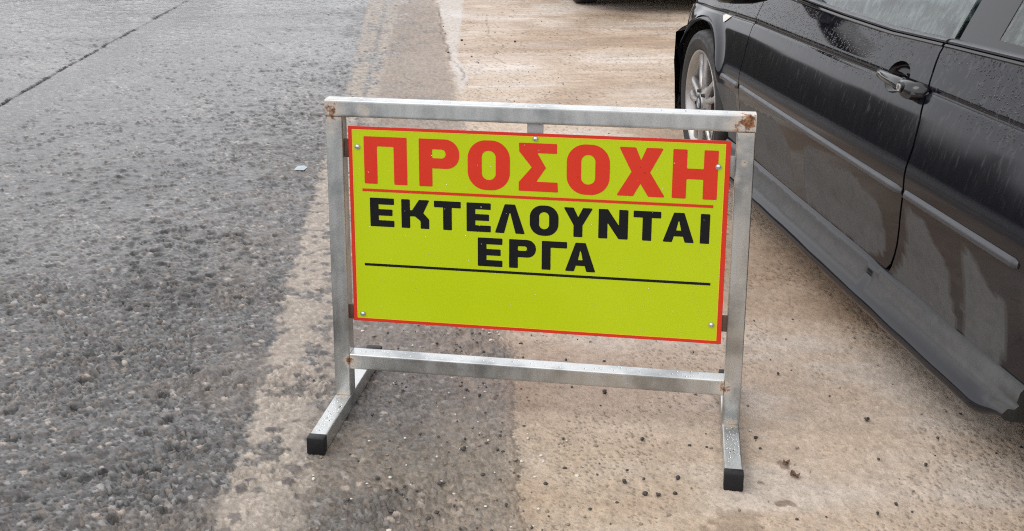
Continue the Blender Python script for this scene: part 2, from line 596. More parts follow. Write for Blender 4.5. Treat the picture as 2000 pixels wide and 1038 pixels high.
# unseen dark bank across the road, added to darken reflections in the car doors
def build_reflection_bank():
    vm = bpy.data.materials['scrub_hill']
    path = [(-60, -20), (-40, -4), (-26, 6), (-15, 12), (-9.5, 17.5), (-5, 22.5), (3, 30), (16, 40)]
    rows = []
    for (ax, ay), (bx, by) in zip(path[:-1], path[1:]):
        n = max(2, int(math.hypot(bx - ax, by - ay) / .5))
        for k in range(n):
            rows.append((ax + (bx - ax) * k / n, ay + (by - ay) * k / n, by - ay, -(bx - ax)))
    rings = []
    for (x, y, nx, ny) in rows:
        q = math.hypot(nx, ny)
        nx, ny = nx / q, ny / q
        ring = []
        for d, hh in ((0, -.1), (-.15, .65), (-.4, 1.1), (-.9, 1.3), (-1.8, 1.35), (-3.2, 1.0), (-4.5, -.1)):
            j = random.uniform(.65, 1.2) if hh > 0 else 1
            ring.append((x + nx * d + random.uniform(-.1, .1), y + ny * d + random.uniform(-.1, .1), hh * j))
        rings.append(ring)
    V, F = sweep(rings, False, False)
    tag(mesh('reflection_bank', V, F, vm, smooth=True), 'unseen dark bank, added so the car doors mirror something dark', kind='structure')
build_reflection_bank()

# ------------------------------------------------------------------ sign
def galv_mat():
    m, nt, b = mat_new('galvanised_steel')
    f = noise(nt, 30, 5)
    st = noise(nt, 26, 5, .6, None, (1, 1, .25))
    bl = noise(nt, 7, 4)
    c = mix_c(nt, f, (.24, .252, .25), (.37, .383, .38))
    c = mix_c(nt, ramp(nt, bl, .34, .58), c, (.52, .528, .515))
    scr = ramp(nt, noise(nt, 60, 6, .7, None, (1, 1, .2)), .63, .72)
    c = mix_c(nt, math_n(nt, 'MULTIPLY', scr, .55), c, (.10, .10, .10))
    ra = attr(nt, 'rust').outputs['Fac']
    rn = noise(nt, 75, 6, .65)
    rust = ramp(nt, math_n(nt, 'ADD', math_n(nt, 'MULTIPLY', ra, .84), math_n(nt, 'MULTIPLY', math_n(nt, 'SUBTRACT', rn, .5), 1.9)), .46, .78)
    stain = ramp(nt, math_n(nt, 'ADD', ra, math_n(nt, 'SUBTRACT', rn, .5)), .05, .6, 0, .65)
    c = mix_c(nt, stain, c, (.52, .43, .34))
    rc = mix_c(nt, ramp(nt, noise(nt, 120, 5, .7), .36, .66), (.045, .018, .010), (.33, .14, .05))
    c = mix_c(nt, rust, c, rc)
    nt.links.new(c, b.inputs['Base Color'])
    nt.links.new(math_n(nt, 'SUBTRACT', .93, math_n(nt, 'MULTIPLY', math_n(nt, 'MAXIMUM', rust, math_n(nt, 'MULTIPLY', stain, .8)), .93)), b.inputs['Metallic'])
    nt.links.new(math_n(nt, 'ADD', ramp(nt, st, .3, .7, .26, .44), math_n(nt, 'MULTIPLY', rust, .4)), b.inputs['Roughness'])
    bump(nt, b, math_n(nt, 'ADD', math_n(nt, 'MULTIPLY', noise(nt, 220, 4), .4), math_n(nt, 'ADD', noise(nt, 14, 3), math_n(nt, 'MULTIPLY', rust, 1.2))), .22, .0015)
    return m
M['galv'] = galv_mat()
M['cap'] = simple('black_plastic', (.007, .007, .008), .5, spec=.3, var=.25, bmp=.15)
M['rusty'] = simple('rusty_steel', (.10, .055, .04), .75, var=.5, scale=90, bmp=.4)
M['dull_steel'] = simple('dull_steel', (.33, .32, .31), .5, metal=.6, var=.15, bmp=.1)
M['sign_yellow'] = simple('sign_yellow_green', (.40, .495, .003), .38, var=.05, scale=5, spec=.3)
M['sign_red'] = simple('sign_red', (.54, .030, .012), .38, var=.05, scale=8, spec=.3)
M['sign_black'] = simple('sign_black', (.006, .006, .007), .38, var=.1, scale=8, spec=.2)
M['sign_halo'] = simple('sign_orange_edge', (.70, .42, .02), .32, var=.04)
M['bolt'] = simple('zinc_bolt', (.55, .55, .54), .28, metal=.9, var=.1)

T = .04
SW, SH, ZB, LF, RF = .9835, .7874, .1512, .2189, .2232
RUST = [((.012, 0, SH - .028), .030, .85), ((.03, 0, SH - .045), .03, .35), ((SW - .018, 0, SH - .016), .030, 1.05), ((SW - .04, 0, SH - .026), .024, .7), ((.092, 0, SH - .024), .018, .5),
        ((T, 0, ZB - .018), .014, 1.1), ((T + .012, 0, ZB - .02), .02, .45), ((SW - T, 0, ZB - .02), .022, .75), ((.02, 0, T), .018, .55), ((SW - .02, 0, T), .02, .6),
        ((SW - .022, 0, SH - .11), .007, .8), ((T, .02, .55), .02, .3), ((SW - T, .01, .64), .014, .7), ((.01, 0, SH - .075), .02, .35), ((SW - T + .004, 0, SH - .075), .018, .4)]
def tube_prof(s, r, n=4):
    h = s / 2
    P = []
    for (cx, cy, a0) in ((h - r, h - r, 0), (-h + r, h - r, 90), (-h + r, -h + r, 180), (h - r, -h + r, 270)):
        for k in range(n + 1):
            a = R(a0 + 90 * k / n)
            P.append((cx + r * math.cos(a), cy + r * math.sin(a)))
    return P
def tube(name, p0, p1, parent, up=(0, 0, 1), miter0=0., miter1=0.):
    """square tube of side T from p0 to p1 (axis ends), corner radius 3 mm, finely cut for the rust attribute"""
    p0, p1 = Vector(p0), Vector(p1)
    d = (p1 - p0)
    L = d.length
    d.normalize()
    u = Vector(up)
    s = d.cross(u).normalized()
    P = []
    for (a, b) in tube_prof(T, .0035):
        P.append((a, b))
    # long edges get extra points so the faces are not single strips
    Q = []
    for i in range(len(P)):
        a, b = P[i], P[(i + 1) % len(P)]
        Q.append(a)
        ln = math.hypot(b[0] - a[0], b[1] - a[1])
        if ln > .01:
            for k in range(1, 9):
                Q.append((a[0] + (b[0] - a[0]) * k / 9, a[1] + (b[1] - a[1]) * k / 9))
    n = max(2, int(L / .004))
    rings = []
    for i in range(n + 1):
        t = i / n
        ring = []
        for (a, b) in Q:
            off = miter0 * b * (1 - t) + miter1 * b * t
            c = p0 + d * (L * t + off) + s * a + u * b
            ring.append(c)
        rings.append(ring)
    V, F = sweep(rings)
    o = mesh(name, V, F, M['galv'], parent, True, None, 40)
    v = np.array([tuple(c) for c in V])
    r = np.zeros(len(v))
    for (c, rad, s_) in RUST:
        dd = np.linalg.norm(v - np.array(c), axis=1)
        r = np.maximum(r, s_ * np.exp(-(dd / rad) ** 2))
    at = o.data.attributes.new('rust', 'FLOAT', 'POINT')
    at.data.foreach_set('value', r.astype(np.float32))
    return o

sign = empty('warning_sign', (-.4354, 2.5681, 0), R(-8.673))
tag(sign, 'roadworks warning sign, yellow-green board with red and black Greek lettering in a galvanised steel frame', 'sign')
h = T / 2
# frame pieces (local: X right, Y away from camera, Z up; front faces at Y=0)
tube('post', (h, h, T + .0005), (h, h, SH - T - .0005), sign, (0, -1, 0))
tube('post', (SW - h, h, T + .0005), (SW - h, h, SH - T - .0005), sign, (0, -1, 0))
tube('top_rail', (0, h, SH - h), (SW, h, SH - h), sign)
tube('bottom_rail', (T + .0005, h, ZB - h), (SW - T - .0005, h, ZB - h), sign)
for (x, f) in ((h, LF), (SW - h, RF)):
    ft = tube('foot', (x, -f + .004, h), (x, .27, h), sign)
    for ye, s_ in ((-f + .004, -1), (.27, 1)):
        lo, hi = (ye - .0245, ye + .0005) if s_ < 0 else (ye - .0005, ye + .0245)
        if s_ < 0:
            lo, hi = -f - .001, -f + .0235
        box_obj('end_cap', (x - h - .0012, lo, -.0006), (x + h + .0012, hi, T + .0012), M['cap'], ft, .003)
# board: 880.5 x 487.5 mm, at Y = 0.010
BX, BZ, BW, BH, BY = .0511, .2365, .8805, .4875, .010
bm = bmesh.new()
bm_box(bm, (BX, BY, BZ), (BX + BW, BY + .003, BZ + BH), .0006, 1)
board = bm_obj('board', bm, M['sign_red'], sign)
def flat(name, polys, layer, mat, parent):
    """flat print: closed outlines in board mm (holes by even-odd) as a sheet a fraction of a millimetre proud"""
    cu = bpy.data.curves.new(name, 'CURVE')
    cu.dimensions = '2D'
    cu.fill_mode = 'BOTH'
    cu.extrude = .00005
    for P in polys:
        sp = cu.splines.new('POLY')
        sp.points.add(len(P) - 1)
        for i, (a, b) in enumerate(P):
            sp.points[i].co = (a / 1000, b / 1000, 0, 1)
        sp.use_cyclic_u = True
    tmp = bpy.data.objects.new('tmp_outline', cu)
    COL.objects.link(tmp)
    dg = bpy.context.evaluated_depsgraph_get()
    me = bpy.data.meshes.new_from_object(tmp.evaluated_get(dg))
    bpy.data.objects.remove(tmp)
    bpy.data.curves.remove(cu)
    me.name = name
    me.materials.clear()
    # curve plane XY -> board plane XZ, facing -Y
    y0 = BY - .0002 - .00025 * layer
    me.transform(Matrix(((1, 0, 0, BX), (0, 0, -1, y0), (0, 1, 0, BZ), (0, 0, 0, 1))))
    return link(name, me, mat, parent)
def rpoly(P, r, n=5):
    """round the corners; r a number or a list per corner"""
    out = []
    N = len(P)
    for i in range(N):
        p, a, b = Vector(P[i]), Vector(P[i - 1]), Vector(P[(i + 1) % N])
        rr = r[i] if isinstance(r, (list, tuple)) else r
        da, db = (a - p), (b - p)
        la, lb = da.length, db.length
        da.normalize(); db.normalize()
        ang = da.angle(db)
        if rr < .05 or abs(ang - math.pi) < .02:
            out.append((p.x, p.y)); continue
        t = min(rr / math.tan(ang / 2), la * .49, lb * .49)
        rr2 = t * math.tan(ang / 2)
        c = p + (da + db).normalized() * (rr2 / math.sin(ang / 2))
        s0, s1 = (p + da * t) - c, (p + db * t) - c
        a0 = math.atan2(s0.y, s0.x); a1 = math.atan2(s1.y, s1.x)
        dlt = (a1 - a0 + math.pi) % (2 * math.pi) - math.pi
        m = n if rr2 < 8 else 12
        for k in range(m + 1):
            q = a0 + dlt * k / m
            out.append((c.x + rr2 * math.cos(q), c.y + rr2 * math.sin(q)))
    return out
def rect(x0, y0, x1, y1):
    return [(x0, y0), (x1, y0), (x1, y1), (x0, y1)]
def L_pi(x0, x1, y0, y1, s, r):
    return [rpoly([(x0, y0), (x0 + s, y0), (x0 + s, y1 - s * .74), (x1 - s, y1 - s * .74), (x1 - s, y0), (x1, y0), (x1, y1), (x0, y1)], r)]
def L_rho(x0, x1, y0, y1, s, r):
    m = y0 + (y1 - y0) * .385
    t = s * .78
    rb = (y1 - m) / 2
    o = rpoly([(x0, y0), (x0 + s, y0), (x0 + s, m), (x1, m), (x1, y1), (x0, y1)], [r, r, r * .4, rb, rb, r])
    i = rpoly(rect(x0 + s, m + t, x1 - s * 1.02, y1 - t), [r, rb - t * 1.02, rb - t * 1.02, r])
    return [o, i]
def L_o(x0, x1, y0, y1, s, r):
    k = (x1 - x0) * .44
    return [rpoly(rect(x0, y0, x1, y1), k), rpoly(rect(x0 + s * 1.05, y0 + s * .78, x1 - s * 1.05, y1 - s * .78), k * .42)]
def L_sigma(x0, x1, y0, y1, s, r):
    t = s * .74
    m = (y0 + y1) / 2
    return [rpoly([(x0, y0), (x1, y0), (x1 - 1, y0 + t), (x0 + .45 * (x1 - x0), y0 + t), (x0 + .69 * (x1 - x0), m), (x0 + .47 * (x1 - x0), y1 - t), (x1 - 3, y1 - t), (x1 - 3, y1), (x0, y1),
                   (x0 + 1, y1 - t * .9), (x0 + .33 * (x1 - x0), m), (x0, y0 + t * .9)], [r, r, r, .5, r * .3, .5, r, r, r, r, r * .3, r])]
def L_chi(x0, x1, y0, y1, s, r):
    m = (y0 + y1) / 2
    w = x1 - x0
    c = (x0 + x1) / 2 - .5
    k = .36 * w
    return [rpoly([(x0 - 2, y0), (x0 - 2 + k, y0), (c, m - .24 * (y1 - y0)), (x1 + 3 - k, y0), (x1 + 3, y0), (c + .20 * w, m), (x1 - 3, y1), (x1 - 3 - k, y1),
                   (c, m + .24 * (y1 - y0)), (x0 + 2 + k, y1), (x0 + 2, y1), (c - .20 * w, m)], [r, r, r * .3] * 4)]
def L_eta(x0, x1, y0, y1, s, r):
    m = (y0 + y1) / 2 + 1
    t = s * .39
    return [rpoly([(x0, y0), (x0 + s, y0), (x0 + s, m - t), (x1 - s, m - t), (x1 - s, y0), (x1, y0), (x1, y1), (x1 - s, y1), (x1 - s, m + t), (x0 + s, m + t), (x0 + s, y1), (x0, y1)], r)]
def L_eps(x0, x1, y0, y1, s, r):
    t = s * .76
    m = (y0 + y1) / 2
    e = x1 - .07 * (x1 - x0)
    return [rpoly([(x0, y0), (x1, y0), (x1, y0 + t), (x0 + s, y0 + t), (x0 + s, m - t / 2), (e, m - t / 2), (e, m + t / 2), (x0 + s, m + t / 2), (x0 + s, y1 - t), (x1, y1 - t), (x1, y1), (x0, y1)],
                  [r, r, r, r * .4, r * .4, r, r, r * .4, r * .4, r, r, r])]
def L_kappa(x0, x1, y0, y1, s, r):
    m = (y0 + y1) / 2
    return [rpoly([(x0, y0), (x0 + s, y0), (x0 + s, m - 6), (x0 + s + 12, m - 6), (x1 - s - 1, m - 17), (x1 - s - 1, y0), (x1 - 1, y0), (x1 - 1, m - 12), (x1 - 15, m + 3), (x1, y1), (x1 - 25, y1), (x0 + s + 5, m + 9), (x0 + s, m + 9), (x0 + s, y1), (x0, y1)],
                  [r, r, r, r, 6, r, r, 8, 3, r, r, 2, 1, r, r])]
def L_tau(x0, x1, y0, y1, s, r):
    c = (x0 + x1) / 2
    t = s * .76
    return [rpoly([(c - s / 2, y0), (c + s / 2, y0), (c + s / 2, y1 - t), (x1, y1 - t), (x1, y1), (x0, y1), (x0, y1 - t), (c - s / 2, y1 - t)], [r, r, r * .3, r, r, r, r, r * .3])]
def L_lam(x0, x1, y0, y1, s, r):
    c = (x0 + x1) / 2
    hw = s * .58
    return [rpoly([(x0, y0), (x0 + s * 1.05, y0), (c, y1 - s * .85), (x1 - s * 1.05, y0), (x1, y0), (c + hw, y1), (c - hw, y1)], [r, r, r * .6, r, r, r * 1.3, r * 1.3])]
def L_ups(x0, x1, y0, y1, s, r):
    c = (x0 + x1) / 2
    m = y0 + .40 * (y1 - y0)
    return [rpoly([(c - s / 2, y0), (c + s / 2, y0), (c + s / 2, m), (x1, y1), (x1 - s * 1.1, y1), (c, m + s * .95), (x0 + s * 1.1, y1), (x0, y1), (c - s / 2, m)], [r, r, r, r, r, r * .4, r, r, r])]
def L_nu(x0, x1, y0, y1, s, r):
    return [rpoly([(x0, y0), (x0 + s, y0), (x0 + s, y1 - s * 1.55), (x1 - s * 1.02, y0), (x1, y0), (x1, y1), (x1 - s, y1), (x1 - s, y0 + s * 1.55), (x0 + s * 1.02, y1), (x0, y1)], [r, r, 1, r, r, r, r, 1, r, r])]
def L_alpha(x0, x1, y0, y1, s, r):
    c = (x0 + x1) / 2
    hw = s * .56
    b = y0 + (y1 - y0) * .20
    tb = y0 + (y1 - y0) * .40
    W_ = c - hw - x0
    def xl(yy): return x0 + W_ * (yy - y0) / (y1 - y0)
    o = rpoly([(x0, y0), (x0 + s, y0), (xl(b) + s * .98, b), (x1 - (xl(b) - x0) - s * .98, b), (x1 - s, y0), (x1, y0), (c + hw, y1), (c - hw, y1)], [r, r, .5, .5, r, r, r * 1.3, r * 1.3])
    i = rpoly([(xl(tb) + s * .98, tb), (x1 - (xl(tb) - x0) - s * .98, tb), (c, y1 - s * .75)], 1.2)
    return [o, i]
def L_iota(x0, x1, y0, y1, s, r):
    return [rpoly(rect(x0, y0, x1, y1), r)]
def L_gam(x0, x1, y0, y1, s, r):
    t = s * .76
    return [rpoly([(x0, y0), (x0 + s, y0), (x0 + s, y1 - t), (x1, y1 - t), (x1, y1), (x0, y1)], [r, r, r * .3, r, r, r])]
flat('yellow_panel', [rpoly(rect(10.2, 9.0, 868.8, 479.5), .6)], 0, M['sign_yellow'], board)
flat('border_line', [rpoly(rect(9.2, 8.0, 869.8, 480.5), .6), rpoly(rect(10.8, 9.6, 868.2, 478.9), .6)], 1, M['sign_halo'], board)
for fn, x0, x1 in ((L_pi, 37.2, 140.3), (L_rho, 169, 264.6), (L_o, 284.4, 383.2), (L_sigma, 404, 495), (L_o, 514.6, 613), (L_chi, 631, 736), (L_eta, 754.2, 854.6)):
    yb, yt = (349.8, 464.6)
    if fn is L_o:
        yb, yt = 347.6, 466.6
    polys = fn(x0, x1, yb, yt, 31.5, 2.6)
    lt = flat('letter', polys, 2, M['sign_red'], board)
    lt['label'] = 'large red letter of the top line'
for fn, x0, x1 in ((L_eps, 48.4, 106.8), (L_kappa, 124.4, 192.3), (L_tau, 203.2, 267.3), (L_eps, 281, 338.4), (L_lam, 348.2, 419), (L_o, 430.4, 497.4), (L_ups, 509, 576.8), (L_nu, 590, 657.8), (L_tau, 669.8, 732.4), (L_alpha, 737.4, 808.4), (L_iota, 821.4, 842.4)):
    yb, yt = (244.6, 315.4)
    if fn is L_o:
        yb, yt = 243.2, 316.8
    flat('letter', fn(x0, x1, yb, yt, 20.8, 2.0), 2, M['sign_black'], board)['label'] = 'black letter of the second line'
for fn, x0, x1 in ((L_eps, 307.4, 366), (L_rho, 382, 445.4), (L_gam, 459.2, 518.2), (L_alpha, 514.2, 585.2)):
    flat('letter', fn(x0, x1, 159.8, 230.6, 20.8, 2.0), 2, M['sign_black'], board)['label'] = 'black letter of the third line'
flat('ruled_line', [rect(31.0, 330.6, 848.2, 337.2)], 2, M['sign_red'], board)['label'] = 'thin red line under the top word'
flat('ruled_line', [rect(31.4, 144.2, 849.8, 150.4)], 2, M['sign_black'], board)['label'] = 'black line under the third line'
# bolts
for (bx, bz) in ((21.9, 438.6), (442.0, 475.0), (855.1, 427.7), (23.3, 19.3), (856.5, 47.6)):
    bm = bmesh.new()
    bmesh.ops.create_uvsphere(bm, u_segments=16, v_segments=8, radius=.0055)
    for v in bm.verts:
        v.co = Vector((v.co.x, v.co.y * .62, v.co.z))
    bmesh.ops.create_cone(bm, segments=16, radius1=.0065, radius2=.0065, depth=.0012, cap_ends=True, matrix=Matrix.Rotation(R(90), 4, 'X'))
    bm_obj('bolt', bm, M['bolt'], board, True, (BX + bx / 1000, BY - .0016, BZ + bz / 1000))
# mounting tabs welded behind the board
for (x0, x1, z0, z1, mt) in ((BX + .422, BX + .459, BZ + .44, SH - T, 'galv2'),
                             (SW - T - .022, SW - T, BZ + .404, BZ + .452, 'dull'), (SW - T - .020, SW - T + .0003, BZ + .030, BZ + .070, 'rusty'),
                             (T - .0003, T + .022, BZ + .002, BZ + .038, 'rusty'), (T, T + .022, BZ + .41, BZ + .455, 'rusty')):
    box_obj('tab', (x0, BY + .0045, z0), (x1, BY + .0095, z1), M['rusty'] if mt == 'rusty' else M['dull_steel'], sign, .0008)
# rain drops clinging to board and rails
M['water'] = None
m, nt, b = mat_new('water_drop')
b.inputs['Base Color'].default_value = (1, 1, 1, 1)
b.inputs['Roughness'].default_value = .03
b.inputs['IOR'].default_value = 1.33
b.inputs['Transmission Weight'].default_value = 1.0
M['water'] = m
def drop_verts(c, r, nrm, squash=.45):
    V, F = [], []
    n_ = Vector(nrm).normalized()
    u = n_.orthogonal().normalized()
    w = n_.cross(u)
    for k, (rr, hh) in enumerate(((1.0, .0), (.85, .55), (.5, .9))):
        for i in range(8):
            a = 2 * math.pi * i / 8
            V.append(Vector(c) + (u * math.cos(a) + w * math.sin(a)) * r * rr + n_ * (hh * r * squash))
    V.append(Vector(c) + n_ * r * squash)
    for k in range(2):
        for i in range(8):
            j = (i + 1) % 8
            F.append((k * 8 + i, k * 8 + j, k * 8 + 8 + j, k * 8 + 8 + i))
    for i in range(8):
        F.append((16 + i, 16 + (i + 1) % 8, 24))
    F.append(tuple(range(7, -1, -1)))
    return V, F
V, F = [], []
for i in range(110):
    c = (BX + random.uniform(.01, .87), BY - .00075, BZ + random.uniform(.01, .48))
    v, f = drop_verts(c, random.choice((.0008, .001, .0012, .0016)), (0, -1, 0))
    k = len(V); V += v; F += [tuple(a + k for a in q) for q in f]
o = mesh('rain_drops', V, F, M['water'], board, True)
tag(o, kind='stuff')
V, F = [], []
for i in range(420):
    if random.random() < .6:
        zz = SH if random.random() < .5 else ZB
        c = (random.uniform(.06, SW - .06), random.uniform(.005, .035), zz + .00002)
    else:
        c = (random.choice((random.uniform(.006, .034), random.uniform(SW - .034, SW - .006))), random.uniform(-.185, -.01), T + .00002)
    v, f = drop_verts(c, random.uniform(.0009, .0024), (0, 0, 1), .4)
    k = len(V); V += v; F += [tuple(a + k for a in q) for q in f]
o = mesh('rain_drops', V, F, M['water'], sign, True)
tag(o, kind='stuff')

# ------------------------------------------------------------------ car
# car coordinates: x back from the front axle, lat outward (to the car's left), z up; left side at lat = 0
AX_F, AX_R = .02, 2.90
HALF = .878
CX = 1.36
def P3(x, lat, z, side=1):
    return ((-lat - HALF) * side, -x + CX, z)

_cz = np.array([.20, .27, .33, .40, .47, .52, .54, .56, .58, .62, .66, .70, .728, .742, .81, .86, .90, 1.0])
_cl = np.array([-.034, -.030, -.025, -.012, -.003, 0, 0, -.003, -.008, -.0187, -.0294, -.040, -.052, -.057, -.088, -.114, -.14, -.23])
def shx(z):
    return float(np.interp(z, [.5, .62, .735, .80, .87], [0, .017, .042, .054, .064]))
_tz = np.arange(.15, 1.0, .001)
_tl = np.interp(_tz, _cz, _cl)
for _ in range(3):
    k_ = np.ones(17) / 17
    _tl = np.convolve(np.pad(_tl, 8, mode='edge'), k_, 'valid')
def zc(x):
    return np.interp(x, [-.8, -.3, .2, .58, 1.27, 1.66, 1.98, 2.45, 3.8], [.66, .695, .716, .733, .746, .753, .759, .762, .765])
def body_lat(x, z):
    x, z = np.asarray(x, float), np.asarray(z, float)
    u = z - zc(x)
    l = np.interp(u + .742, _tz, _tl)
    g = sstep(-.35, .05, x)
    l = l - .0065 * np.exp(-(u / .0045) ** 2) * g - .004 * sstep(-.004, .0, u) * sstep(.022, .0, u) * g
    l = l - .004 * (x - 1.4) ** 2 * ((x > -.25) & (x < 3.0)) - .004 * 1.65 ** 2 * (x <= -.25) - .004 * 1.6 ** 2 * (x >= 3.0)
    l = l - 1.15 * np.maximum(0, -.22 - x) ** 2 - .40 * np.maximum(0, x - 3.0) ** 2
    for ax, rr in ((AX_F, .352), (AX_R, .345)):
        d = np.hypot(x - ax, z - .312) - rr
        l = l + (.016 if ax < 1 else .006) * np.exp(-np.maximum(0, d - .012) ** 2 / .035 ** 2) * sstep(.35, .5, z + .0 * x) * (d > -.05)
    return l
def glass_lat(x, z):
    x, z = np.asarray(x, float), np.asarray(z, float)
    return -.135 - .50 * (z - .872) - .12 * (z - .872) ** 2 - .006 * (x - 1.6) ** 2 + .0 * x
def grad_n(fn, x, z):
    e = .0008
    lx = (fn(x + e, z) - fn(x - e, z)) / (2 * e)
    lz = (fn(x, z + e) - fn(x, z - e)) / (2 * e)
    n = np.stack([-lx, np.ones_like(lx), -lz], 1)
    n /= np.linalg.norm(n, axis=1)[:, None]
    return n  # (x, lat, z)

def inside(px, py, poly):
    c = np.zeros(px.shape, bool)
    n = len(poly)
    for i in range(n):
        x1, y1 = poly[i]
        x2, y2 = poly[(i + 1) % n]
        if y1 == y2:
            continue
        m = ((y1 > py) != (y2 > py)) & (px < (x2 - x1) * (py - y1) / (y2 - y1) + x1)
        c ^= m
    return c
def resample(P, step, closed=True):
    out = []
    n = len(P)
    for i in range(n if closed else n - 1):
        a, b = P[i], P[(i + 1) % n]
        m = max(1, int(math.hypot(b[0] - a[0], b[1] - a[1]) / step))
        for k in range(m):
            out.append((a[0] + (b[0] - a[0]) * k / m, a[1] + (b[1] - a[1]) * k / m))
    if not closed:
        out.append(P[-1])
    return out
def arc(cx, cy, r, a0, a1, n):
    return [(cx + r * math.cos(R(a0 + (a1 - a0) * k / n)), cy + r * math.sin(R(a0 + (a1 - a0) * k / n))) for k in range(n + 1)]

def panel(name, outline, fn, mat, parent, side=1, dx=.03, dz=.009, rim=.014, off=0., holes=(), bstep=.012, dust=None, rot_rows=None):
    B = resample(outline, bstep)
    ba = np.array(B)
    x0, z0 = ba.min(0)
    x1, z1 = ba.max(0)
    gx, gz = np.meshgrid(np.arange(x0, x1, dx), np.arange(z0 - .1, z1 + .1, dz), indexing='ij')
    gx, gz = gx.ravel(), gz.ravel()
    if rot_rows is not None:
        gz = gz + rot_rows(gx)
    m = inside(gx, gz, outline) & (polydist(gx, gz, list(outline) + [outline[0]]) > min(dx, dz) * .6)
    hl = [resample(h_, bstep) for h_ in holes]
    for h_ in hl:
        m &= ~inside(gx, gz, h_) & (polydist(gx, gz, h_ + [h_[0]]) > .004)
    pts = [Vector(p) for p in B]
    edges = [(i, (i + 1) % len(B)) for i in range(len(B))]
    loops = [list(range(len(B)))]
    for h_ in hl:
        k = len(pts)
        pts += [Vector(p) for p in h_]
        edges += [(k + i, k + (i + 1) % len(h_)) for i in range(len(h_))]
        loops.append(list(range(k, k + len(h_))))
    pts += [Vector((a, b)) for a, b in zip(gx[m], gz[m])]
    v2, _, f2, *_r = delaunay_2d_cdt(pts, edges, [], 1, 1e-7)
    v2 = np.array([tuple(v) for v in v2])
    f2 = np.array([tuple(f) for f in f2 if len(f) == 3])
    c = v2[f2].mean(1)
    keep = inside(c[:, 0], c[:, 1], B)
    for h_ in hl:
        keep &= ~inside(c[:, 0], c[:, 1], h_)
    f2 = f2[keep]
    lat = fn(v2[:, 0], v2[:, 1]) + off
    n = grad_n(fn, v2[:, 0], v2[:, 1])
    V = [P3(a, l, b, side) for (a, b), l in zip(v2, lat)]
    N = [(-q[1] * side, -q[0], q[2]) for q in n]
    F = []
    for t in f2:
        a, b, c_ = t
        A2 = (v2[b][0] - v2[a][0]) * (v2[c_][1] - v2[a][1]) - (v2[b][1] - v2[a][1]) * (v2[c_][0] - v2[a][0])
        if abs(A2) < 1e-12:
            continue
        # seen from outside (lat+), x runs back: orientation so that normal is outward
        q = (a, b, c_) if (A2 > 0) else (a, c_, b)
        if side < 0:
            q = (q[0], q[2], q[1])
        F.append(tuple(int(i) for i in q))
    DU = None if dust is None else list(dust(v2[:, 0], v2[:, 1]))
    # rolled rim
    if rim:
        for li, src in enumerate([B] + hl):
            k = len(V)
            nn = len(src)
            cxm = np.mean([p[0] for p in src]); czm = np.mean([p[1] for p in src])
            sa = np.array(src)
            l0 = fn(sa[:, 0], sa[:, 1]) + off
            du = [0.] * nn if dust is None else list(dust(sa[:, 0], sa[:, 1]))
            area = sum(src[i][0] * src[(i + 1) % nn][1] - src[(i + 1) % nn][0] * src[i][1] for i in range(nn))
            s_ = (1 if area > 0 else -1) * (1 if li == 0 else -1)
            for d_ in (0., -rim):
                for i in range(nn):
                    V.append(P3(src[i][0], l0[i] + d_, src[i][1], side))
                    tx = src[(i + 1) % nn][0] - src[i - 1][0]
                    tz = src[(i + 1) % nn][1] - src[i - 1][1]
                    L_ = math.hypot(tx, tz) + 1e-9
                    ox, oz = s_ * tz / L_, -s_ * tx / L_
                    N.append((0, -ox, oz))
                    if DU is not None:
                        DU.append(du[i])
            for i in range(nn):
                j = (i + 1) % nn
                q = (k + i, k + j, k + nn + j, k + nn + i)
                F.append(q[::-1] if (s_ * side) > 0 else q)
    o = mesh(name, V, F, mat, parent, True)
    o.data.normals_split_custom_set_from_vertices(N)
    if DU is not None:
        at = o.data.attributes.new('dust', 'FLOAT', 'POINT')
        at.data.foreach_set('value', np.array(DU, np.float32))
    return o

# dust films on the lower door and quarter (dry dust between dark wet runs), outlines in metres on the body side
DUST_POLYS = [
    [(.05, .47), (.32, .478), (.45, .468), (.55, .47), (.585, .30), (.585, .25), (.3, .25), (.05, .25)],
    [(.60, .455), (.677, .448), (.826, .461), (.983, .471), (1.053, .449), (1.116, .408), (1.137, .344), (1.141, .285), (1.118, .262), (1.056, .262), (.8, .266), (.60, .27)],
    [(1.264, .439), (1.247, .392), (1.237, .339), (1.245, .294), (1.250, .262), (1.311, .256), (1.535, .256), (1.698, .252), (1.775, .262), (1.825, .280), (1.842, .310), (1.845, .349), (1.828, .375), (1.819, .414), (1.785, .435), (1.699, .440), (1.69, .462), (1.612, .464), (1.501, .450), (1.385, .460), (1.307, .457)],
    [(1.985, .475), (1.965, .371), (1.92, .285), (1.850, .235), (1.93, .230), (2.074, .230), (2.172, .229), (2.218, .232), (2.232, .250), (2.221, .287), (2.195, .329), (2.194, .371), (2.182, .409), (2.154, .408), (2.127, .427), (2.099, .446), (2.081, .469), (2.021, .469)],
    [(2.273, .479), (2.263, .421), (2.257, .349), (2.253, .277), (2.269, .237), (2.347, .229), (2.428, .231), (2.445, .303), (2.45, .392), (2.43, .405), (2.402, .403), (2.371, .417), (2.339, .441), (2.299, .461)],
]
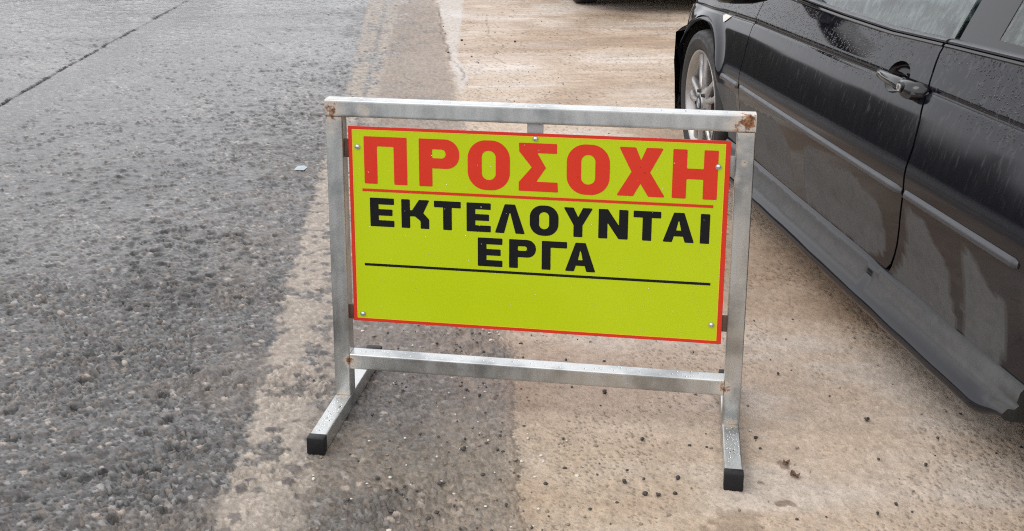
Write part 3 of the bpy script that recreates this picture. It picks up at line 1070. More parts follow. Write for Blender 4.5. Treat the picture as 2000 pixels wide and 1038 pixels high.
def dust_f(x, z):
    wx = .020 * (fbm(x, z, .030, 3, 201) - .5) + .010 * (fbm(x, z, .008, 2, 203) - .5)
    wz = .020 * (fbm(x, z, .022, 3, 205) - .5)
    d = np.zeros_like(x)
    for p in DUST_POLYS:
        ins = inside(x + wx * .7, z + wz, p)
        e = polydist(x + wx * .7, z + wz, p + [p[0]])
        d = np.maximum(d, np.where(ins, sstep(.0, .005, e), 0))
    d = d * (.80 + .4 * fbm(x, z, .06, 3, 207)) * (.85 + .3 * fbm(x, z, .01, 2, 209))
    # thin film everywhere else, thicker just above the trim
    film = .018 * sstep(.70, .55, z)
    run = sstep(.56, .70, fbm(x, z * .07, .012, 3, 211))
    film = film + .05 * run * sstep(.45, .75, z)
    return np.clip(np.maximum(d, film), 0, 1)
def dust_skirt(x, z):
    return np.clip(sstep(.178, .196, z + .010 * (fbm(x, z, .05, 3, 221) - .5)) * (1 - sstep(.030, .022, np.abs(x - 1.795 - .35 * (z - .21) + .03 * (fbm(x, z, .02, 2, 227) - .5)) - .12 * (z - .21)) * .9) * (.75 + .4 * fbm(x, z, .03, 3, 223)) * sstep(.249, .238, z + .006 * fbm(x, z, .02, 2, 225)), 0, 1) * .95 + .05

def paint_mat():
    m, nt, b = mat_new('black_paint')
    du = attr(nt, 'dust').outputs['Fac']
    tc = nt.nodes.new('ShaderNodeTexCoord')
    dn = noise(nt, 55, 5, .6)
    base = mix_c(nt, noise(nt, 3, 2), (.0030, .0034, .0060), (.0050, .0050, .0080))
    dcol = mix_c(nt, dn, (.058, .057, .056), (.088, .0865, .085))
    # dried vertical streaks on the upper side
    stn = noise(nt, 1, 5, .6, tc.outputs['Object'], (70, 70, 5))
    sep = nt.nodes.new('ShaderNodeSeparateXYZ')
    nt.links.new(tc.outputs['Object'], sep.inputs[0])
    hi = ramp(nt, sep.outputs[2], .50, .80)
    stk = math_n(nt, 'MULTIPLY', ramp(nt, stn, .52, .68), math_n(nt, 'MULTIPLY', hi, .40))
    f = math_n(nt, 'MAXIMUM', du, stk)
    nt.links.new(mix_c(nt, f, base, dcol), b.inputs['Base Color'])
    nt.links.new(math_n(nt, 'ADD', .085, math_n(nt, 'MULTIPLY', ramp(nt, f, .10, .9), .55)), b.inputs['Roughness'])
    nt.links.new(ramp(nt, f, .10, .8, .26, .12), b.inputs['Specular IOR Level'])
    # beads of rain: small raised bumps where the side leans back
    vo = nt.nodes.new('ShaderNodeTexVoronoi')
    vo.inputs['Scale'].default_value = 115
    nt.links.new(tc.outputs['Object'], vo.inputs['Vector'])
    bead = ramp(nt, vo.outputs['Distance'], .42, .18)
    sel = ramp(nt, noise(nt, 115, 1), .47, .55)
    zone = ramp(nt, noise(nt, 3.2, 3), .34, .5)
    up = ramp(nt, sep.outputs[2], .70, .80)
    hgt = math_n(nt, 'MULTIPLY', math_n(nt, 'MULTIPLY', bead, sel), math_n(nt, 'MULTIPLY', zone, up))
    op = noise(nt, 1.6, 2)
    hgt = math_n(nt, 'ADD', hgt, math_n(nt, 'MULTIPLY', op, .5))
    bump(nt, b, hgt, .9, .0022)
    return m
M['paint'] = paint_mat()
M['trim'] = simple('satin_trim', (.028, .029, .033), .34, var=.2, scale=25, bmp=.12)
M['skirt_end'] = simple('dusty_skirt_end', (.022, .020, .017), .7, var=.3, scale=60)
M['rubber'] = simple('black_rubber', (.010, .010, .010), .55, var=.3, bmp=.2)
M['tyre'] = simple('tyre_rubber', (.012, .0118, .0115), .62, var=.35, scale=30, bmp=.25)
M['gloss_black'] = simple('gloss_black', (.006, .006, .007), .12, var=.2)
M['alloy'] = simple('dusty_alloy', (.36, .35, .34), .34, metal=.75, var=.22, scale=22, bmp=.08)
M['dark_metal'] = simple('dark_metal', (.06, .055, .05), .6, metal=.5, var=.3)
M['lens'] = simple('clear_lens', (.52, .49, .42), .22, var=.08, scale=120)
M['amber'] = simple('red_lens', (.30, .01, .01), .15, var=.1)
M['chrome'] = simple('lock_chrome', (.62, .62, .60), .25, metal=.9, var=.1)
M['cabin'] = simple('dark_cabin', (.030, .033, .034), .8, var=.25, scale=20)
M['seat'] = simple('grey_cloth', (.055, .060, .062), .9, var=.25, scale=60, bmp=.2)
M['dash'] = simple('dash_plastic', (.060, .068, .070), .5, var=.2, scale=30)
M['blue'] = simple('blue_cloth', (.04, .36, .62), .75, var=.3, scale=18, bmp=.2)
M['emb_blue'] = simple('emblem_blue', (.10, .14, .20), .4)
M['emb_white'] = simple('emblem_white', (.34, .34, .34), .4)

def glass_mat():
    m, nt, b = mat_new('misted_glass')
    nt.nodes.remove(b)
    out = nt.nodes['Material Output']
    tr = nt.nodes.new('ShaderNodeBsdfTransparent')
    tr.inputs[0].default_value = (.72, .84, .81, 1)
    gl = nt.nodes.new('ShaderNodeBsdfGlossy')
    gl.inputs['Roughness'].default_value = .03
    df = nt.nodes.new('ShaderNodeBsdfDiffuse')
    df.inputs[0].default_value = (.50, .60, .57, 1)
    fr = nt.nodes.new('ShaderNodeFresnel')
    fr.inputs[0].default_value = 1.52
    tc = nt.nodes.new('ShaderNodeTexCoord')
    s1 = noise(nt, 1, 5, .6, tc.outputs['Object'], (60, 60, 7))
    s2 = noise(nt, 5, 4)
    fog = math_n(nt, 'ADD', ramp(nt, s1, .42, .75, .04, .17), ramp(nt, s2, .35, .7, 0, .08))
    vo = nt.nodes.new('ShaderNodeTexVoronoi')
    vo.inputs['Scale'].default_value = 130
    nt.links.new(tc.outputs['Object'], vo.inputs['Vector'])
    bead = math_n(nt, 'MULTIPLY', ramp(nt, vo.outputs['Distance'], .40, .15), ramp(nt, noise(nt, 130, 1), .54, .62))
    bp = nt.nodes.new('ShaderNodeBump')
    bp.inputs['Strength'].default_value = .12
    bp.inputs['Distance'].default_value = .0015
    nt.links.new(bead, bp.inputs['Height'])
    for x_ in (gl, fr, df):
        nt.links.new(bp.outputs[0], x_.inputs['Normal'])
    m1 = nt.nodes.new('ShaderNodeMixShader')
    nt.links.new(fog, m1.inputs[0]); nt.links.new(tr.outputs[0], m1.inputs[1]); nt.links.new(df.outputs[0], m1.inputs[2])
    m2 = nt.nodes.new('ShaderNodeMixShader')
    nt.links.new(math_n(nt, 'MULTIPLY', fr.outputs[0], 1.25, clamp=True), m2.inputs[0]); nt.links.new(m1.outputs[0], m2.inputs[1]); nt.links.new(gl.outputs[0], m2.inputs[2])
    nt.links.new(m2.outputs[0], out.inputs[0])
    return m
M['glass'] = glass_mat()

def sweep_obj(name, rings, mat, parent, closed=True, sharp=40, caps=True):
    V, F = sweep(rings, closed, caps)
    me = bpy.data.meshes.new(name)
    me.from_pydata([tuple(v) for v in V], [], F)
    bm = bmesh.new(); bm.from_mesh(me)
    bmesh.ops.recalc_face_normals(bm, faces=bm.faces)
    bm.to_mesh(me); bm.free()
    me.shade_smooth(); me.set_sharp_from_angle(angle=R(sharp))
    return link(name, me, mat, parent)

def strip(name, x0, x1, prof, mat, parent, side, zfun, n=40, latf=body_lat, taper=.012):
    """bar running along the body: prof = [(dlat, dz)...], zfun(x) the height of its axis"""
    rings = []
    for i in range(n + 1):
        x = x0 + (x1 - x0) * i / n
        e = min(1, min(x - x0, x1 - x) / taper + .25) if taper else 1
        zz = zfun(x)
        ring = []
        for (dl, dz) in prof:
            ring.append(P3(x, float(latf(x, zz)) + dl * e if dl > 0 else float(latf(x, zz)) + dl, zz + dz * (.6 + .4 * e), side))
        rings.append(ring)
    return sweep_obj(name, rings, mat, parent, True, 50)

FENDER_TOP = [(-.62, .685), (-.45, .745), (-.2, .80), (.1, .838), (.35, .856), (.588, .866)]
def build_car(loc, rz, label):
    car = empty('parked_car', loc, rz)
    tag(car, label, 'car')
    for side in (1, -1):
        # front wing with wheel arch
        ar = [p for p in arc(AX_F, .312, .352, 170, 8, 40)]
        ol = [(-.33, .50), (-.315, .372)] + ar + [(.405, .26), (.588, .255), (.5885, .50), (.5925, .62), (.595, .735), (.600, .80), (.588, .866)] + FENDER_TOP[::-1][1:] + [(-.62, .60), (-.60, .52)]
        ol = [(x - (shx(z) if x > .5 else 0), z) for x, z in ol]
        panel('front_wing', ol, body_lat, M['paint'], car, side, .011, .008, .016, dust=dust_f, rot_rows=lambda x: zc(x) - .742)
        # door
        dol = [(.594, .262), (.594, .50), (.598, .62), (.601, .735), (.606, .80), (.606, .846), (1.25, .846), (1.6, .850), (1.955, .872), (1.952, .852), (1.956, .83), (1.972, .760), (1.984, .69), (1.982, .62), (1.960, .50), (1.930, .40), (1.893, .312),
               (1.872, .275), (1.845, .252), (1.80, .243), (1.70, .242), (1.2, .250), (.70, .258)]
        dol = [(x - shx(z), z) for x, z in dol]
        cup = [(1.754 + .064 * math.cos(t), .7625 + .042 * math.sin(t)) for t in [2 * math.pi * k / 28 for k in range(28)]]
        door = panel('door', dol, body_lat, M['paint'], car, side, .014, .007, .016, holes=[cup], dust=dust_f, rot_rows=lambda x: zc(x) - .742)
        # bowl behind the handle
        rings = []
        for f_, dp in ((1.0, -.001), (.93, -.014), (.72, -.024), (.3, -.029), (.02, -.030)):
            rings.append([P3(1.754 + (a - 1.754) * f_, float(body_lat(a, b)) + dp, .7625 + (b - .7625) * f_, side) for a, b in cup])
        sweep_obj('handle_recess', rings, M['gloss_black'], door, True, 60, caps=False)
        # quarter panel
        ar = arc(AX_R, .312, .345, 196, -12, 44)
        qol = [(1.962, .872), (1.960, .85), (1.965, .83), (1.981, .76), (1.993, .69), (1.991, .62), (1.969, .50), (1.939, .40), (1.902, .312), (1.880, .27), (1.860, .245), (1.90, .232)] + [(2.30, .226), (2.48, .224)] + ar + [(3.16, .235), (3.30, .26), (3.30, .55), (3.62, .56), (3.66, .70), (3.64, .84), (3.35, .885), (3.10, .905), (2.75, .893), (2.4, .886), (2.1, .880)]
        qol = [(x - (shx(z) if x < 2.2 else 0), z) for x, z in qol]
        panel('quarter_panel', qol, body_lat, M['paint'], car, side, .018, .008, .016, dust=dust_f, rot_rows=lambda x: zc(x) - .742)
        # dark backing behind the shut lines
        bk = [P3(x, float(body_lat(x, z)) - .03, z, side) for x, z in ((.50, .25), (.70, .25), (.70, .84), (.50, .84))]
        mesh('door_jamb', bk, [(0, 1, 2, 3)], M['rubber'], car)
        bk = [P3(x, float(body_lat(x, z)) - .034, z, side) for x, z in ((1.70, .225), (2.10, .225), (2.10, .55), (2.10, .87), (1.70, .84), (1.70, .55))]
        mesh('door_jamb', bk, [(0, 1, 4 + 1, 3 - 1)[:0] or (0, 1, 2, 5), (5, 2, 3, 4)], M['rubber'], car)
        # rub strips
        pr = [(-.004, -.0135), (.0075, -.0105), (.0105, -.006), (.0085, .003), (.0035, .011), (-.004, .0125)]
        for (a, b_, par) in ((.375, .586, car), (.602, 1.958, door), (1.973, 2.50, car)):
            strip('rub_strip', a, b_, pr, M['trim'], par, side, lambda x: .5005 + .0035 * (x - .6) / 1.3, 50)
        # belt mouldings under the glass
        for (a, b_, par) in ((.75, 1.889, door), (1.902, 2.66, car)):
            zb_ = lambda x: np.interp(x, [.6, 1.25, 1.6, 1.95, 2.3, 2.8], [.851, .851, .855, .872, .886, .894])
            strip('belt_moulding', a, b_, [(-.03, -.006), (.0005, -.005), (.004, .001), (.0005, .006), (-.03, .007)], M['gloss_black'], par, side, zb_, 40, taper=None)
            strip('belt_seal', a, b_, [(-.03, .0075), (-.007, .008), (-.0065, .013), (-.013, .017), (-.05, .018)], M['trim'], par, side, zb_, 40, taper=None)
        # side windows
        gol = [(.84, .868), (1.25, .866), (1.6, .870), (1.948, .886), (1.940, 1.29), (1.30, 1.295), (1.05, 1.13)]
        gol = [(x - (.062 if x > 1.5 else .03), z) for x, z in gol]
        panel('side_window', gol, glass_lat, M['glass'], door, side, .08, .05, .004)
        qb = [(1.972, .888), (2.3, .900), (2.70, .905), (2.66, .98), (2.52, 1.13), (2.36, 1.285), (1.958, 1.29)]
        qi = [(2.135, .912), (2.62, .922), (2.58, .985), (2.46, 1.12), (2.33, 1.255), (2.125, 1.262)]
        qb = [(x - .062, z) for x, z in qb]; qi = [(x - .062, z) for x, z in qi]
        panel('quarter_window_border', qb, glass_lat, M['gloss_black'], car, side, .05, .04, .006, holes=[qi])
        panel('quarter_window', qi, glass_lat, M['glass'], car, side, .08, .05, 0, off=-.0015)
        # upper body: A pillar, roof rail, C pillar
        rings = []
        for (x, z) in [(.60, .88), (.84, 1.03), (1.08, 1.185), (1.30, 1.30), (1.7, 1.325), (2.1, 1.320), (2.40, 1.295)]:
            l = float(glass_lat(x, z))
            rings.append([P3(x - .012, l + .006, z - .012, side), P3(x - .045, l - .01, z + .022, side), P3(x - .06, l - .05, z + .03, side), P3(x, l - .05, z - .03, side)])
        sweep_obj('window_pillar', rings, M['paint'], car, True, 50)
        col = [(2.72, .900), (3.10, .912), (3.30, .93), (2.62, 1.27), (2.38, 1.30), (2.53, 1.13), (2.68, .98)]
        panel('rear_pillar', col, glass_lat, M['paint'], car, side, .05, .03, .01, off=.004)
        # sill skirt
        prof = [(-.040, .256), (-.026, .250), (-.018, .240), (-.013, .220), (-.008, .208), (.003, .194), (.018, .177), (.029, .159), (.031, .146), (.024, .132), (.006, .123), (-.03, .118), (-.10, .118)]
        rings = []
        xs_ = list(np.linspace(.40, 2.49, 92)) + [2.515, 2.535]
        for x in xs_:
            k_ = sstep(2.42, 2.535, x)
            ring = []
            for (l, z) in prof:
                zz = z + .055 * k_ * max(0., (.215 - z) / .1) * .8
                zz -= .012 * sstep(1.6, 2.3, x) * (z > .19)
                ring.append(P3(x, l - .012 * k_ * (l > -.01) - .004 * (x - 1.4) ** 2 + (.0015 * vnoise(np.array(x * 9.), np.array(0.), 5) if z < .15 else 0), zz + (.003 * float(vnoise(np.array(x * 22.), np.array(3.), 6)) if z < .14 else 0), side))
            rings.append(ring)
        V, F = sweep(rings, False, False)
        sk = mesh('side_skirt', V, F if side > 0 else [f[::-1] for f in F], M['paint'], car, True)
        va = np.array(V)
        at = sk.data.attributes.new('dust', 'FLOAT', 'POINT')
        at.data.foreach_set('value', dust_skirt(CX - va[:, 1], va[:, 2]).astype(np.float32))
        # blunt end of the skirt by the rear wheel
        cap_ = [P3(2.5355, l - .012 * (l > -.01) - .0047, z + .055 * max(0., (.215 - z) / .1) * .8 - .012 * (z > .19), side) for l, z in prof]
        mesh('skirt_end', cap_, [tuple(range(len(cap_)))], M['skirt_end'], car)
        # door handle: tapering pull bar growing out of the crease, with the lock at its rear end
        rings = []
        for (x, o_, zz, hh, tt) in ((1.662, .000, .755, .003, .003), (1.68, .006, .756, .0075, .006), (1.72, .019, .758, .0105, .008), (1.77, .028, .760, .0125, .009), (1.83, .033, .761, .014, .010), (1.885, .035, .761, .0155, .011), (1.889, .0345, .761, .0148, .0105), (1.893, .036, .7605, .0165, .0125), (1.93, .034, .760, .018, .013), (1.952, .027, .759, .0175, .015), (1.967, .016, .757, .015, .014), (1.974, .004, .755, .010, .010)):
            l = float(body_lat(x, .775)) + o_
            x -= .046
            ring = []
            for k in range(14):
                t = 2 * math.pi * k / 14
                ring.append(P3(x, l + tt * math.cos(t) - .35 * hh * math.sin(t), zz + hh * math.sin(t), side))
            rings.append(ring)
        sweep_obj('door_handle', rings, M['gloss_black'], door, True, 60)
        # boss joining handle to door under the lock
        rings = []
        for o_, s_ in ((-.01, 1.15), (.012, 1.0), (.030, .8)):
            rings.append([P3(1.879 + .046 * s_ * math.cos(2 * math.pi * k / 18), float(body_lat(1.93, .75)) + o_, .748 + .021 * s_ * math.sin(2 * math.pi * k / 18), side) for k in range(18)])
        sweep_obj('handle_base', rings, M['gloss_black'], door, True, 60)
        if side > 0:
            for nm, rr, o_, mt in (('lock_ring', .0140, .0520, 'gloss_black'), ('lock_cylinder', .0105, .0545, 'chrome'), ('key_slot', .0020, .0552, 'rubber')):
                rings = []
                l = float(body_lat(1.88, .775))
                sl = 4.0 if nm == 'key_slot' else 1.0
                for oo in (o_ - .012, o_):
                    rings.append([P3(1.867 + rr * math.cos(2 * math.pi * k / 20), l + oo, .7585 + sl * .0 + rr * (2.6 if sl > 1 else 1) * math.sin(2 * math.pi * k / 20), side) for k in range(20)])
                sweep_obj(nm, rings, M[mt], door, True, 60)
        # side marker lamp (three-cornered) in a black surround
        mk = [(.168, .7135), (.288, .7195), (.222, .6865)]
        panel('side_marker', rpoly([(a * 1000, b * 1000) for a, b in mk], 5) and [(a / 1000, b / 1000) for a, b in rpoly([(a * 1000, b * 1000) for a, b in mk], 5)], body_lat, M['lens'], car, side, .02, .008, .003, off=.0035)
        # mirror: housing, glass, arm
        rings = []
        for (l, sc_) in ((-.035, .35), (-.02, .55), (.01, .86), (.06, 1.0), (.12, 1.0), (.165, .92), (.19, .72), (.20, .4)):
            ring = []
            for k in range(20):
                t = 2 * math.pi * k / 20
                ct, st_ = math.cos(t), math.sin(t)
                xx = .87 + .055 * sc_ * ct * (1.5 if ct < 0 else 1)
                zz = .908 + .062 * sc_ * (abs(st_) ** .7) * (1 if st_ > 0 else -1)
                ring.append(P3(xx, l, zz, side))
            rings.append(ring)
        mir = sweep_obj('wing_mirror', rings, M['gloss_black'], car, True, 60)
        box_obj('mirror_glass', tuple(min(a, b) for a, b in zip(P3(.923, .02, .875, side), P3(.929, .18, .962, side))), tuple(max(a, b) for a, b in zip(P3(.923, .02, .875, side), P3(.929, .18, .962, side))), M['chrome'], mir, .002)
        rings = [[P3(x, l, z, side) for x, z in ((.80, .868), (.93, .868), (.92, .90), (.81, .91))] for l in (-.10, -.05, -.02, .02)]
        rings[-1] = [P3(x, .02, z, side) for x, z in ((.83, .905), (.90, .905), (.90, .93), (.83, .93))]
        sweep_obj('mirror_foot', rings, M['gloss_black'], mir, True, 40)
        tri = [P3(x, float(glass_lat(x, z)) + .004, z, side) for x, z in ((.70, .866), (.95, .866), (.98, .90), (.92, 1.06))]
        mesh('mirror_sail', tri, [(0, 1, 2, 3)], M['gloss_black'], mir)
        # wheel wells
        for ax in (AX_F, AX_R):
            rings = []
            for l in (-.03, -.32):
                rings.append([P3(ax + .372 * math.cos(R(a)), l, .312 + .372 * math.sin(R(a)), side) for a in range(-4, 186, 7)])
            V, F = sweep(rings, False, False)
            mesh('wheel_arch_liner', V, F, M['rubber'], car, True)
            pts = [P3(ax + .372 * math.cos(R(a)), -.32, .312 + .372 * math.sin(R(a)), side) for a in range(-4, 186, 7)]
            mesh('wheel_arch_wall', pts, [tuple(range(len(pts)))], M['rubber'], car)
        # rear end lamps / head lamps
        panel('tail_lamp', [(3.38, .62), (3.60, .60), (3.62, .76), (3.42, .80)], body_lat, M['amber'], car, side, .04, .03, .004, off=.005)
        panel('head_lamp', [(-.60, .575), (-.40, .60), (-.38, .68), (-.60, .665)], body_lat, M['lens'], car, side, .04, .03, .004, off=.004)
    # bumpers wrapped round the ends
    def wrap(name, xa, xb, sgn_, z0, z1, bulge):
        path = []
        for k in range(9):
            x = xa + (xb - xa) * k / 8
            path.append((x, float(body_lat(x, .47)) + .004))
        lc = path[-1][1]
        for k in range(1, 7):
            t = k / 6
            path.append((xb + sgn_ * .13 * math.sin(R(90) * t), lc - .30 * t - .05 * t * t))
        full = path + [(x, -2 * HALF - l) for x, l in reversed(path)]
        zz = [z0, z0 + .02, (z0 + z1) * .5 - .03, (z0 + z1) * .5 + .05, z1 - .01, z1]
        bb = [-.03, 0, .006, .012, .008, -.03]
        rings = []
        for z, b_ in zip(zz, bb):
            ring = []
            for i, (x, l) in enumerate(full):
                a = full[max(0, i - 1)]; c = full[min(len(full) - 1, i + 1)]
                tx, tl = c[0] - a[0], c[1] - a[1]
                q = math.hypot(tx, tl) + 1e-9
                nx, nl = -tl / q * (1 if sgn_ > 0 else -1) * (-1 if sgn_ > 0 else -1) * (1), tx / q
                if sgn_ > 0:
                    nx, nl = -tl / q, tx / q
                else:
                    nx, nl = tl / q, -tx / q
                ring.append(P3(x + nx * b_, l + nl * b_, z))
            rings.append(ring)
        V, F = sweep(rings, False, False)
        me = bpy.data.meshes.new(name)
        me.from_pydata(V, [], F); me.shade_smooth()
        o = link(name, me, M['paint'], car)
        at = me.attributes.new('dust', 'FLOAT', 'POINT')
        at.data.foreach_set('value', np.full(len(V), .10, np.float32))
    wrap('front_bumper', -.315, -.64, -1, .19, .575, .02)
    wrap('rear_bumper', 3.12, 3.62, 1, .22, .56, .02)
    # bonnet, roof, boot: crowned sheets
    def sheet(name, xs_, le, ze, crown, mat, nlat=18):
        V, F = [], []
        for x in xs_:
            l0, z0, c = le(x), ze(x), crown(x)
            for k in range(nlat + 1):
                s_ = -1 + 2 * k / nlat
                lat = -HALF + s_ * (HALF + l0)
                V.append(P3(x, lat, z0 + c * (1 - abs(s_) ** 2.6)))
        n_ = nlat + 1
        for i in range(len(xs_) - 1):
            for k in range(nlat):
                F.append((i * n_ + k, i * n_ + k + 1, (i + 1) * n_ + k + 1, (i + 1) * n_ + k))
        bm = bmesh.new()
        me = bpy.data.meshes.new(name)
        me.from_pydata(V, [], F)
        bm.from_mesh(me)
        bmesh.ops.recalc_face_normals(bm, faces=bm.faces)
        bm.to_mesh(me); bm.free()
        me.shade_smooth()
        return link(name, me, mat, car)
    fx = [p[0] for p in FENDER_TOP]; fz = [p[1] for p in FENDER_TOP]
    sheet('bonnet', np.linspace(-.68, .62, 22), lambda x: float(body_lat(max(x, -.62), np.interp(x, fx, fz))) - .002, lambda x: float(np.interp(x, [-.70] + fx, [.60] + fz)), lambda x: .055 + .03 * sstep(-.6, .3, x), M['paint'])
    sheet('windscreen', np.linspace(.55, 1.28, 8), lambda x: float(glass_lat(x, .88 + (x - .60) * .60)) - .045, lambda x: .905 + (x - .55) * .565, lambda x: .035 + .03 * (x - .55) / .73, M['glass'])
    sheet('roof', np.linspace(1.27, 2.42, 14), lambda x: float(glass_lat(x, 1.30)) - .035, lambda x: float(np.interp(x, [1.27, 1.6, 2.0, 2.42], [1.312, 1.345, 1.345, 1.312])), lambda x: .062, M['paint'])
    sheet('rear_window', np.linspace(2.41, 3.12, 8), lambda x: float(glass_lat(x, 1.30 - (x - 2.41) * .50)) - .03, lambda x: 1.312 - (x - 2.41) * .52, lambda x: .062 - .03 * (x - 2.41), M['glass'])
    sheet('boot_lid', np.linspace(3.06, 3.70, 10), lambda x: float(body_lat(x, .86)) - .01, lambda x: float(np.interp(x, [3.06, 3.4, 3.66, 3.70], [.915, .895, .875, .84])), lambda x: .05, M['paint'])
    # rear face and nose between the lamps
    mesh('tail_panel', [P3(3.69, -.28, .54), P3(3.69, -2 * HALF + .28, .54), P3(3.70, -2 * HALF + .26, .90), P3(3.70, -.26, .90)], [(0, 1, 2, 3)], M['paint'], car)
    mesh('grille', [P3(-.70, -.30, .54), P3(-.70, -2 * HALF + .30, .54), P3(-.68, -2 * HALF + .30, .665), P3(-.68, -.30, .665)], [(0, 1, 2, 3)], M['gloss_black'], car)
    # floor, bulkheads and cabin
    bm = bmesh.new()
    bm_box(bm, tuple(min(a, b) for a, b in zip(P3(.42, -.06, .16), P3(2.38, -2 * HALF + .06, .26))), tuple(max(a, b) for a, b in zip(P3(.42, -.06, .16), P3(2.38, -2 * HALF + .06, .26))), .01)
    bm_box(bm, tuple(min(a, b) for a, b in zip(P3(-.60, -.36, .18), P3(.42, -2 * HALF + .36, .60))), tuple(max(a, b) for a, b in zip(P3(-.60, -.36, .18), P3(.42, -2 * HALF + .36, .60))), .01)
    bm_box(bm, tuple(min(a, b) for a, b in zip(P3(2.38, -.36, .20), P3(3.55, -2 * HALF + .36, .70))), tuple(max(a, b) for a, b in zip(P3(2.38, -.36, .20), P3(3.55, -2 * HALF + .36, .70))), .01)
    bm_obj('floor_pan', bm, M['cabin'], car)
    def cbox(name, x0, x1, l0, l1, z0, z1, mat, bev=.03, par=None):
        a, b_ = P3(x0, l0, z0), P3(x1, l1, z1)
        return box_obj(name, tuple(min(p, q) for p, q in zip(a, b_)), tuple(max(p, q) for p, q in zip(a, b_)), mat, par or car, bev, None, 3)
    cbox('dashboard', .42, .84, -.17, -2 * HALF + .17, .56, .845, M['dash'], .05)
    for l0, l1 in ((-.16, -.19), (-2 * HALF + .19, -2 * HALF + .16)):
        cbox('door_lining', .62, 1.88, l0, l1, .28, .84, M['dash'], .01)
    cbox('parcel_shelf', 2.75, 3.1, -.2, -2 * HALF + .2, .70, .89, M['cabin'], .02)
    for lc in (-.46, -1.30):
        st_ = cbox('seat', 1.28, 1.78, lc + .24, lc - .24, .30, .50, M['seat'], .06)
        rings = []
        for (x, z, hw, th) in ((1.72, .46, .24, .07), (1.78, .62, .25, .075), (1.86, .85, .23, .065), (1.90, .98, .18, .05), (1.915, 1.02, .10, .03)):
            rings.append([P3(x + th * math.sin(2 * math.pi * k / 16), lc + hw * (abs(math.cos(2 * math.pi * k / 16)) ** .6) * (1 if math.cos(2 * math.pi * k / 16) > 0 else -1), z) for k in range(16)])
        sweep_obj('seat_back', rings, M['seat'], st_, True, 60)
        rings = []
        for (z, s_) in ((1.05, .7), (1.08, 1), (1.15, 1), (1.18, .6)):
            rings.append([P3(1.93 + .05 * s_ * math.sin(2 * math.pi * k / 16), lc + .12 * s_ * math.cos(2 * math.pi * k / 16), z) for k in range(16)])
        sweep_obj('head_rest', rings, M['seat'], st_, True, 60)
    bs_ = cbox('rear_seat', 2.25, 2.75, -.25, -2 * HALF + .25, .32, .52, M['seat'], .06)
    cbox('rear_backrest', 2.66, 2.82, -.25, -2 * HALF + .25, .48, .88, M['seat'], .05, bs_)
    # steering wheel
    sw_c = Vector(P3(1.06, -.46, .80))
    axis = Vector((0, -.86, .50)).normalized()
    u_ = Vector((1, 0, 0)); w_ = axis.cross(u_)
    rings = []
    for i in range(40):
        a = 2 * math.pi * i / 40
        rad = u_ * math.cos(a) + w_ * math.sin(a)
        rings.append([sw_c + rad * (.182 + .016 * math.cos(2 * math.pi * k / 8)) + axis * (.016 * math.sin(2 * math.pi * k / 8)) for k in range(8)])
    rings.append(rings[0])
    sw_ = sweep_obj('steering_wheel', rings, M['dash'], car, True, 60, caps=False)
    rings = []
    for rr, o_ in ((.02, .03), (.07, .028), (.082, .01), (.07, -.03)):
        rings.append([sw_c + (u_ * math.cos(2 * math.pi * k / 20) + w_ * math.sin(2 * math.pi * k / 20)) * rr + axis * o_ for k in range(20)])
    sweep_obj('horn_pad', rings, M['dash'], sw_, True, 40)
    for a in (8, 172, 270):
        d_ = u_ * math.cos(R(a)) + w_ * math.sin(R(a))
        s_ = axis.cross(d_)
        rings = [[sw_c + d_ * r_ + s_ * .02 * q1 + axis * .006 * q2 for q1, q2 in ((1, 1), (-1, 1), (-1, -1), (1, -1))] for r_ in (.06, .18)]
        sweep_obj('wheel_spoke', rings, M['dash'], sw_, True, 40)
    # road wheels
    tyre_me = None
    for ax, side in ((AX_F, 1), (AX_R, 1), (AX_F, -1), (AX_R, -1)):
        off = Vector(P3(ax, -.022, .312, side))
        # +X of the lathe = outward on the right side, mirrored by turning the wheel round
        if tyre_me is None:
            tp = [(.226, -.195), (.240, -.210), (.275, -.214), (.298, -.206), (.308, -.192), (.3118, -.160), (.3122, -.140), (.3080, -.138), (.3080, -.132), (.3122, -.130), (.3125, -.075), (.3080, -.073), (.3080, -.067), (.3122, -.065), (.3115, -.030), (.307, -.010), (.297, .002), (.290, .0045), (.276, .006), (.272, .009), (.266, .0085), (.262, .0075), (.244, .003), (.228, -.004), (.222, -.012)]
            def md(j, i):
                return -.0035 if (j in (3, 4, 14, 15) and i % 4 == 0) else 0
            rp = [(.2235, -.010), (.226, -.002), (.2245, .0015), (.2205, .0010), (.2165, -.003), (.212, -.010), (.206, -.018), (.199, -.040), (.195, -.085), (.197, -.17), (.224, -.195)]
            whl = lathe(rp, 0, 96, 'wheel', M['alloy'], car, None, sharp=50)
            ty = lathe(tp, 0, 160, 'tyre', M['tyre'], whl, None, md, 35)
            hub = lathe([(.0, .004), (.018, .004), (.034, .0025), (.036, -.003), (.05, -.008), (.074, -.016), (.078, -.028), (.06, -.06), (.0, -.06)], 0, 40, 'hub', M['alloy'], whl)
            for k in range(5):
                a = R(72 * k + 36)
                c_ = (0, .053 * math.cos(a), .053 * math.sin(a))
                bm = bmesh.new()
                bmesh.ops.create_cone(bm, segments=6, radius1=.010, radius2=.008, depth=.02, matrix=Matrix.Translation((-.006, c_[1], c_[2])) @ Matrix.Rotation(R(90), 4, 'Y'))
                bm_obj('wheel_bolt', bm, M['dark_metal'], whl)
            lathe([(.0, .0058), (.031, .0055), (.033, .003)], 0, 28, 'hub_emblem', M['rubber'], whl)
            for k in range(4):
                V = [(.0064, 0, 0)] + [(.0062, .022 * math.cos(R(90 * k + 90 * j / 6)), .022 * math.sin(R(90 * k + 90 * j / 6))) for j in range(7)]
                mesh('emblem_quarter', V, [(0, j, j + 1) for j in range(1, 7)], M['emb_blue'] if k % 2 else M['emb_white'], whl)
